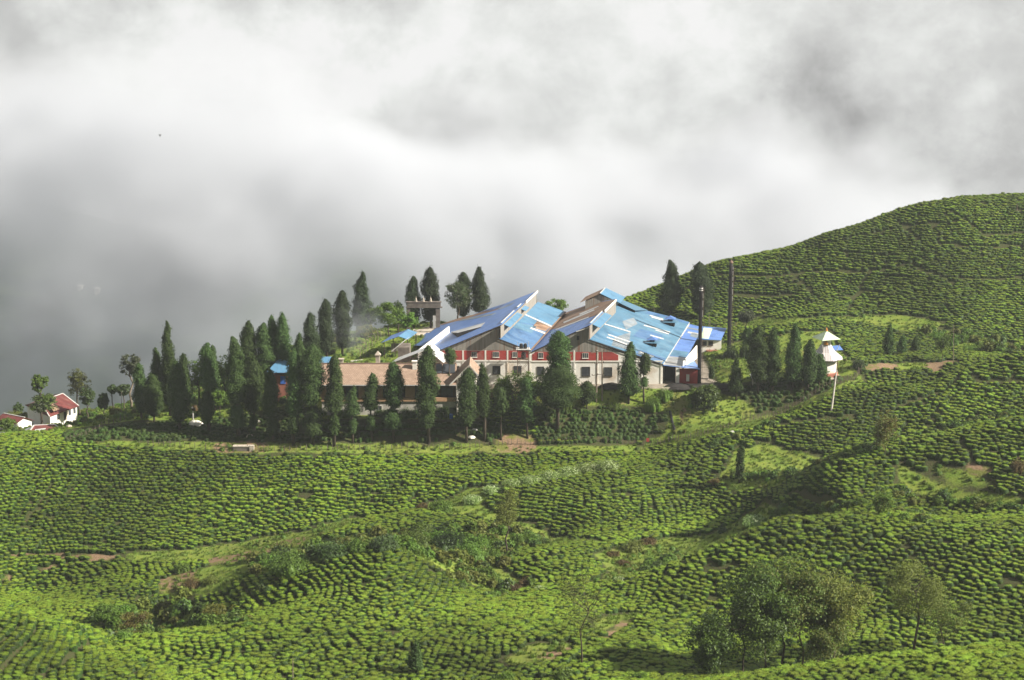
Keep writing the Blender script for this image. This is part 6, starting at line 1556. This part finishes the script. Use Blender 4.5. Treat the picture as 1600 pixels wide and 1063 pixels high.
# drive wall and its row of curved posts
wl = MB(); p, q = A(548, 566, 424), A(590, 562, 426); wl.prism([(p.x, p.y, p.z - 3), (q.x, q.y, q.z - 3), (q.x, q.y, q.z + .3), (p.x, p.y, p.z + .3)], (0, .4, 0)); tag(wl.build('retaining_wall', MT['grey_wall']), 'grey retaining wall of the drive behind the tile roof', 'wall')
for k in range(9):
    t = k / 8; f = standing(563 + 37 * t, 566 - 38 * t, 426 + 18 * t); h = 2.7; b = MB(); pts = [(f[0], f[1], f[2] - .3), (f[0], f[1], f[2] + h * .7), (f[0] - .15, f[1], f[2] + h * .92), (f[0] - .55, f[1] - .1, f[2] + h), (f[0] - .95, f[1] - .2, f[2] + h * .93)]
    b.tube(pts, .07, 6); tag(b.build('curved_post', MT['pole']), 'pale hook topped concrete post in the row climbing beside the drive', 'post', 'curved concrete posts along the drive')
# garden fences of stakes and wire
def fence(label, pts, step, hmin=1.0, hmax=1.5, wires=2):
    q = [standing(*p) for p in pts]; e = empty('stake_fence', q[0], label, 'fence'); path = []
    for a_, b_ in zip(q, q[1:]):
        n = max(1, round(math.hypot(a_[0] - b_[0], a_[1] - b_[1]) / step))
        path += [(a_[0] + (b_[0] - a_[0]) * k / n, a_[1] + (b_[1] - a_[1]) * k / n) for k in range(n)]
    path.append(q[-1][:2]); tops = []
    for x, y in path[:100]:
        x += rnd.uniform(-.15, .15); z = ground(x, y); h = rnd.uniform(hmin, hmax); b = MB(); b.bar((x, y, z - .3), (x + rnd.uniform(-.1, .1), y, z + h), rnd.uniform(.07, .13)); b.build('post', MT['post'], e); tops.append(Vector((x, y - .07, z)))
    for h in (.45, .85)[:wires]:
        b = MB()
        for a_, b_ in zip(tops, tops[1:]): b.bar(a_ + up * h, b_ + up * h, .02)
        b.build('wire', MT['steel'], e)
fence('fence of grey stakes along the top of the big left field', [(232, 698), (330, 704), (420, 706), (520, 705), (620, 704), (720, 704)], 1.15)
fence('fence of stakes from the rubbish slope to the red sign', [(720, 704), (800, 698), (900, 693), (1000, 696)], 1.0)
fence('fence of pale stakes climbing from the red sign below the grass bank', [(1015, 697), (1050, 690), (1100, 680), (1150, 668)], .85)
fence('fence of stakes climbing behind the upper spur to the roadside', [(1160, 663, 386), (1220, 642, 390), (1280, 619, 394), (1330, 600, 398), (1346, 580, 404)], 1.0, 1.3, 2.0)
fence('fence of dark stakes on the grass slope below the left houses', [(104, 691), (140, 680), (165, 668), (200, 655)], 1.1, 1.1, 1.7)
fence('line of tall thin stakes behind the factory annex', [(1060, 505, 458), (1110, 506, 458), (1150, 512, 452)], 1.7, 2.2, 3.4)
b = MB(); p = standing(1545, 316, 497); b.lathe((p[0], p[1], p[2] + .35), [(.15, -.35), (.5, -.1), (.55, .2), (.3, .45), (.05, .55)], 8, sx=1.5, sy=.7); tag(b.build('bush', MT['leaf_dark']), 'tiny dark clump on the skyline of the far right hill', 'bush')
# the bird
bd = empty('bird', at(250, 212, 300), 'tiny dark bird flying in the mist at the upper left', 'bird'); f = Vector(bd.location)
b = MB(); b.tube([tuple(f + Vector((-.02, .1, .16))), tuple(f + Vector((0, 0, .05))), tuple(f + Vector((.01, -.05, -.12))), tuple(f + Vector((.02, -.08, -.28)))], [.02, .07, .06, .01], 6); b.build('body', MT['bird'], bd)
for k in (-1, 1):
    b = MB(); b.face([f + Vector((0, .05, .08)), f + Vector((k * .14, .03, .20)), f + Vector((k * .24, 0, .12)), f + Vector((k * .06, -.02, -.02))]); b.build('wing', MT['bird'], bd)
# ------------------------------------------------------------------ far valley side
mx = np.linspace(-1500, 1500, 121); my = np.linspace(560, 3600, 110)
MX, MY = np.meshgrid(mx, my)
def far_h(x, y):
    fall = -150 - (y - 560) * .95
    rise = -760 + (y - 1250) * .60 + 90 * np.sin(x / 310 + .6) + 60 * np.sin(x / 140 + y / 400)
    crest = -205 - 85 * np.clip((x + 500) / 700, 0, 1) + 26 * np.sin(x / 170 + 1) + 14 * np.sin(x / 61)
    z = np.maximum(fall, np.minimum(rise, crest)) - np.maximum(0, y - 2350) * .35; return z + (vnoise(x / 120, y / 120, 51) - .5) * 70 + (vnoise(x / 40, y / 40, 52) - .5) * 18
MZ = far_h(MX, MY); ii = np.arange(MX.size).reshape(MX.shape)
t = NT('far_valley_side'); b = t.n('ShaderNodeBsdfPrincipled'); n1 = t.noise(.006, 6); n2 = t.noise(.02, 5, 'Object', (1, 1, 9))
col = t.mix(t.ramp(n1, .4, .6), (.020, .036, .038), (.042, .064, .048)); col = t.mix(t.ramp(n2, .5, .62), col, (.05, .075, .05))
t.l(col, b.inputs['Base Color']); b.inputs['Roughness'].default_value = 1; b.inputs['Specular IOR Level'].default_value = 0; t.l(b.outputs[0], t.out.inputs[0])
tag(obj('mountain', np_mesh('mountain', np.stack([MX.ravel(), MY.ravel(), MZ.ravel()], -1), np.stack([ii[:-1, :-1], ii[:-1, 1:], ii[1:, 1:], ii[1:, :-1]], -1).reshape(-1, 4), [t.mat], smooth=True)), kind='structure')
def far_hit(u, v):
    ys = np.arange(700, 3500, 4.0); cx, cy = (u - CU) / F_PX, (v - CV) / F_PX; fy = _cp - cy * _sp; fz = -_sp - cy * _cp
    g = far_h(cx / fy * ys, ys); k = np.nonzero(CAM_Z + fz / fy * ys < g)[0]
    return None if not len(k) else (cx / fy * ys[k[0]], float(ys[k[0]]), float(g[k[0]]))
for u, v, lab in ((153, 456, 'tiny pale house far across the valley, upper right of a pair'), (126, 450, 'tiny pale house far across the valley, left of the pair'), (299, 465, 'tiny pale house alone far across the valley, right of the pair'), (770, 434, 'tiny pale roof far away above the factory roof')):
    p = far_hit(u, v)
    if p:
        e = empty('far_house', p, lab, 'house'); x, y, z = p; w = y / 750
        b = MB(); b.box(x - w, x + w, y - 4, y + 8, z - 6, z + w * .5); b.build('wall', MT['white'], e)
        b = MB(); b.face([(x - w * 1.1, y - 5, z + w * .5), (x + w * 1.1, y - 5, z + w * .5), (x + w * .9, y + 2, z + w * .95), (x - w * .9, y + 2, z + w * .95)]); b.face([(x - w * .9, y + 2, z + w * .95), (x + w * .9, y + 2, z + w * .95), (x + w * 1.1, y + 9, z + w * .5), (x - w * 1.1, y + 9, z + w * .5)]); b.build('roof', MT['bright'], e)

# ------------------------------------------------------------------ cloud lying against the far valley side (a real volume)
def cloud_volume(name, lo, hi, res, build_density, color, aniso):
    t = NT(name + '_vapour'); pv = t.n('ShaderNodeVolumePrincipled'); pv.inputs['Color'].default_value = (*color, 1); pv.inputs['Density'].default_value = 1.0; pv.inputs['Anisotropy'].default_value = aniso
    t.l(pv.outputs[0], t.out.inputs['Volume'])
    t.mat.cycles.volume_sampling = 'MULTIPLE_IMPORTANCE' if hasattr(t.mat, 'cycles') else None
    me = bpy.data.meshes.new(name); o = obj(name, me)
    ng = bpy.data.node_groups.new(name, 'GeometryNodeTree'); ng.interface.new_socket('Geometry', in_out='INPUT', socket_type='NodeSocketGeometry'); ng.interface.new_socket('Geometry', in_out='OUTPUT', socket_type='NodeSocketGeometry')
    N, Lk = ng.nodes.new, ng.links.new; go = N('NodeGroupOutput'); N('NodeGroupInput')
    vc = N('GeometryNodeVolumeCube'); vc.inputs['Min'].default_value = lo; vc.inputs['Max'].default_value = hi
    for k, r in zip('XYZ', res): vc.inputs['Resolution ' + k].default_value = r
    Lk(build_density(ng, N, Lk), vc.inputs['Density'])
    sm = N('GeometryNodeSetMaterial'); sm.inputs['Material'].default_value = t.mat; Lk(vc.outputs[0], sm.inputs[0]); Lk(sm.outputs[0], go.inputs[0])
    o.modifiers.new('vapour', 'NODES').node_group = ng
    return tag(o, kind='stuff')
def fm(N, Lk, op, a, b=None, c=None, clamp=False):
    n = N('ShaderNodeMath'); n.operation = op; n.use_clamp = clamp
    for i, x in enumerate((a, b, c)):
        if x is None: continue
        if hasattr(x, 'is_linked'): Lk(x, n.inputs[i])
        else: n.inputs[i].default_value = x
    return n.outputs[0]
def fr(N, Lk, x, a, b, c=0., d=1., smooth=True):
    n = N('ShaderNodeMapRange'); n.interpolation_type = 'SMOOTHSTEP' if smooth else 'LINEAR'; Lk(x, n.inputs[0])
    for i, v in enumerate((a, b, c, d)): n.inputs[i + 1].default_value = v
    return n.outputs[0]
CLO, CHI = (-420, 1000, -420), (420, 1500, 90)
def dens(ng, N, Lk):
    p = N('GeometryNodeInputPosition'); sp = N('ShaderNodeSeparateXYZ'); Lk(p.outputs[0], sp.inputs[0])
    def nz(scale, detail, off):
        va = N('ShaderNodeVectorMath'); va.operation = 'ADD'; Lk(p.outputs[0], va.inputs[0]); va.inputs[1].default_value = (off, off * .7, off * 1.3)
        vm = N('ShaderNodeVectorMath'); vm.operation = 'MULTIPLY'; Lk(va.outputs[0], vm.inputs[0]); vm.inputs[1].default_value = (1, .8, 1.25)
        n = N('ShaderNodeTexNoise'); n.inputs['Scale'].default_value = scale; n.inputs['Detail'].default_value = detail; n.inputs['Roughness'].default_value = .55; Lk(vm.outputs[0], n.inputs['Vector']); return n.outputs[0]
    big, fine = nz(.0058, 5, 37), nz(.013, 5, 11)
    x, z = sp.outputs[0], sp.outputs[2]
    # lower on the right, higher on the left; lumpy edge
    zz = fm(N, Lk, 'ADD', z, fm(N, Lk, 'MULTIPLY', fm(N, Lk, 'SUBTRACT', big, .5), CL['lump'])); zz = fm(N, Lk, 'ADD', zz, fm(N, Lk, 'MULTIPLY', x, CL['tilt']))
    up_ = fr(N, Lk, zz, CL['z0'], CL['z1'])                       # grows with height
    wisps = fr(N, Lk, fine, .50, .70)
    d = fm(N, Lk, 'ADD', fm(N, Lk, 'MULTIPLY', fm(N, Lk, 'MULTIPLY', fm(N, Lk, 'POWER', up_, 1.6), fr(N, Lk, nz(.0105, 6, 71), .36, .66, .12, 1.9)), CL['top']), CL['base'])
    d = fm(N, Lk, 'ADD', d, fm(N, Lk, 'MULTIPLY', wisps, CL['wisp']))
    d = fm(N, Lk, 'MULTIPLY', d, fr(N, Lk, zz, CL['f0'], CL['f1'], 1, 0))
    y = sp.outputs[1]
    d = fm(N, Lk, 'MULTIPLY', d, fm(N, Lk, 'MULTIPLY', fr(N, Lk, y, 1000, 1080), fr(N, Lk, y, 1420, 1500, 1, 0)))
    return d
CL = dict(f0=-85, f1=0, lump=300, tilt=.16, z0=-205, z1=-72, top=.016, base=.0006, wisp=.0110)
cloud_volume('cloud', CLO, CHI, (128, 44, 80), dens, (.735, .76, .80), 0.0)

# thin smoke drifting behind the tile roof
_sc = at(548, 512, 430); SLO, SHI = (_sc[0] - 11, 424, _sc[2] - 9), (_sc[0] + 11, 438, _sc[2] + 12)
def smoke_dens(ng, N, Lk):
    p = N('GeometryNodeInputPosition'); n = N('ShaderNodeTexNoise'); n.inputs['Scale'].default_value = .22; n.inputs['Detail'].default_value = 4; Lk(p.outputs[0], n.inputs['Vector'])
    va = N('ShaderNodeVectorMath'); va.operation = 'SUBTRACT'; Lk(p.outputs[0], va.inputs[0]); va.inputs[1].default_value = (_sc[0], 431, _sc[2])
    vm = N('ShaderNodeVectorMath'); vm.operation = 'MULTIPLY'; Lk(va.outputs[0], vm.inputs[0]); vm.inputs[1].default_value = (1 / 10.5, 1 / 7, 1 / 9.5)
    ln_ = N('ShaderNodeVectorMath'); ln_.operation = 'LENGTH'; Lk(vm.outputs[0], ln_.inputs[0])
    return fm(N, Lk, 'MULTIPLY', fm(N, Lk, 'MULTIPLY', fr(N, Lk, n.outputs[0], .35, .65), fr(N, Lk, ln_.outputs['Value'], .2, 1, 1, 0)), .042)
cloud_volume('smoke', SLO, SHI, (40, 24, 40), smoke_dens, (.82, .86, .92), 0.0)

# ------------------------------------------------------------------ air
hz = MB(); hz.box(-330, 330, -30, 720, -300, CAM_Z + 12)
t = NT('thin_air'); pv = t.n('ShaderNodeVolumePrincipled'); pv.inputs['Color'].default_value = (.92, .95, 1, 1); pv.inputs['Density'].default_value = .00010; pv.inputs['Anisotropy'].default_value = .2; t.l(pv.outputs[0], t.out.inputs['Volume'])
tag(hz.build('haze', t.mat), kind='stuff')

# ------------------------------------------------------------------ sky, sun, camera
SUN_EL, SUN_AZ = math.radians(34), math.radians(104)      # azimuth clockwise from the view direction (+Y)
sd = Vector((math.sin(SUN_AZ) * math.cos(SUN_EL), math.cos(SUN_AZ) * math.cos(SUN_EL), math.sin(SUN_EL)))
w = bpy.data.worlds.new('World'); SC.world = w; w.use_nodes = True; nt = w.node_tree; nt.nodes.clear()
N, Lk = nt.nodes.new, nt.links.new
out, bg, sky = N('ShaderNodeOutputWorld'), N('ShaderNodeBackground'), N('ShaderNodeTexSky')
sky.sky_type = 'NISHITA'; sky.sun_disc = False; sky.sun_elevation = SUN_EL; sky.sun_rotation = SUN_AZ
tc = N('ShaderNodeTexCoord'); sp = N('ShaderNodeSeparateXYZ'); Lk(tc.outputs['Generated'], sp.inputs[0])
yy = fm(N, Lk, 'MAXIMUM', sp.outputs[1], .12); az = fm(N, Lk, 'DIVIDE', sp.outputs[0], yy); el = fm(N, Lk, 'DIVIDE', sp.outputs[2], yy)
def wn(scale, detail, off, sx=1., sz=1., dist=0.):
    m = N('ShaderNodeMapping'); m.inputs['Location'].default_value = (off, off, off); m.inputs['Scale'].default_value = (sx, 1, sz); Lk(tc.outputs['Generated'], m.inputs[0])
    n = N('ShaderNodeTexNoise'); n.inputs['Scale'].default_value = scale; n.inputs['Detail'].default_value = detail; n.inputs['Roughness'].default_value = .62; n.inputs['Distortion'].default_value = dist; Lk(m.outputs[0], n.inputs['Vector']); return n
w1, w2, w3 = wn(8, 8, 3.1), wn(16, 9, 7.7, 1, 1.15, .15), wn(44, 7, 1.7, 1, 1.2, .1)
def warp(s, ch, amt):
    q = N('ShaderNodeSeparateColor'); Lk(w1.outputs['Color'], q.inputs[0]); return fm(N, Lk, 'ADD', s, fm(N, Lk, 'MULTIPLY', fm(N, Lk, 'SUBTRACT', q.outputs[ch], .5), amt))
azw, elw = warp(az, 0, .15), warp(el, 1, .15)
val = None
# banks of brighter and duller cloud: (photo u, v of the direction, half widths, strength)
BLOBS = [(400,180,270,150,.34),(560,110,180,110,.12),(900,240,150,130,.24),(700,40,560,110,.22),(680,165,85,75,-.26),(1320,175,90,100,-.26),(1180,60,170,120,.18),(1130,270,160,120,.12),(60,120,130,190,-.02),(0,230,100,130,-.13),(0,20,120,60,-.06),(1590,60,130,160,.14),(1480,250,150,110,.02),(600,300,320,80,.06),(850,400,600,70,-.10),(1050,180,90,60,.05),(1580,200,60,70,-.06),(300,330,260,60,.02)]
for u, v, ru, rv, amp in BLOBS:
    p = at(u, v, 1.0); a0, e0 = p[0], p[2] - CAM_Z
    d1 = fm(N, Lk, 'DIVIDE', fm(N, Lk, 'SUBTRACT', azw, a0), ru / F_PX); d2 = fm(N, Lk, 'DIVIDE', fm(N, Lk, 'SUBTRACT', elw, e0), rv / F_PX)
    r2 = fm(N, Lk, 'ADD', fm(N, Lk, 'MULTIPLY', d1, d1), fm(N, Lk, 'MULTIPLY', d2, d2))
    g = fm(N, Lk, 'MULTIPLY', fm(N, Lk, 'EXPONENT', fm(N, Lk, 'MULTIPLY', r2, -1.0)), amp)
    val = g if val is None else fm(N, Lk, 'ADD', val, g)
val = fm(N, Lk, 'ADD', val, .62)
val = fm(N, Lk, 'ADD', val, fm(N, Lk, 'MULTIPLY', fm(N, Lk, 'SUBTRACT', w1.outputs[0], .5), .50))
val = fm(N, Lk, 'ADD', val, fm(N, Lk, 'MULTIPLY', fm(N, Lk, 'SUBTRACT', fr(N, Lk, w2.outputs[0], .34, .66), .5), .22))
val = fm(N, Lk, 'ADD', val, fm(N, Lk, 'MULTIPLY', fm(N, Lk, 'SUBTRACT', w3.outputs[0], .5), .22))
# the bright cloud bank lies ahead; unseen cloud overhead and behind is dimmed to cut fill light
val = fm(N, Lk, 'MULTIPLY', val, fr(N, Lk, sp.outputs[1], .2, .86, .62, 1.0))
val = fm(N, Lk, 'MINIMUM', fm(N, Lk, 'MAXIMUM', val, .18), 1.02)
cr = N('ShaderNodeValToRGB'); Lk(val, cr.inputs[0]); el_ = cr.color_ramp.elements
S = 4.2
for pos, c in ((.3, (.295, .295, .30)), (.66, (.67, .65, .62)), (.92, (.92, .935, .92))):
    if pos == .3: e_ = el_[0]; e_.position = pos
    elif pos == .92: e_ = el_[1]; e_.position = pos
    else: e_ = el_.new(pos)
    e_.color = (*c, 1)
mul = N('ShaderNodeVectorMath'); mul.operation = 'SCALE'; Lk(cr.outputs[0], mul.inputs[0]); mul.inputs['Scale'].default_value = S
mxn = N('ShaderNodeMix'); mxn.data_type = 'RGBA'; mxn.inputs[0].default_value = .94; Lk(sky.outputs[0], mxn.inputs[6]); Lk(mul.outputs[0], mxn.inputs[7])
Lk(mxn.outputs[2], bg.inputs[0]); bg.inputs[1].default_value = .10; Lk(bg.outputs[0], out.inputs[0])
ld = bpy.data.lights.new('sun', 'SUN'); ld.energy = 5.0; ld.angle = math.radians(.53); ld.color = (1, .94, .85)
lo = bpy.data.objects.new('sun', ld); COL.objects.link(lo); lo.rotation_euler = (-sd).to_track_quat('-Z', 'Y').to_euler(); lo.location = (120, 250, 220)
cd = bpy.data.cameras.new('camera'); cd.sensor_width = 36; cd.lens = F_PX / 1600 * 36; cd.clip_start = 1; cd.clip_end = 9000
co = bpy.data.objects.new('camera', cd); COL.objects.link(co); co.location = (0, 0, CAM_Z); co.rotation_euler = (math.radians(90) - PITCH, 0, 0); SC.camera = co
cy = SC.cycles; cy.max_bounces = 6; cy.diffuse_bounces = 3; cy.glossy_bounces = 2; cy.transmission_bounces = 4; cy.transparent_max_bounces = 6; cy.volume_bounces = 2; cy.caustics_reflective = False; cy.caustics_refractive = False
cy.volume_step_rate = 1.5; cy.use_adaptive_sampling = True; cy.adaptive_threshold = .015
vs = SC.view_settings; vs.view_transform = 'Standard'; vs.look = 'None'; vs.exposure = 1.15; vs.gamma = 1; vs.use_curve_mapping = False
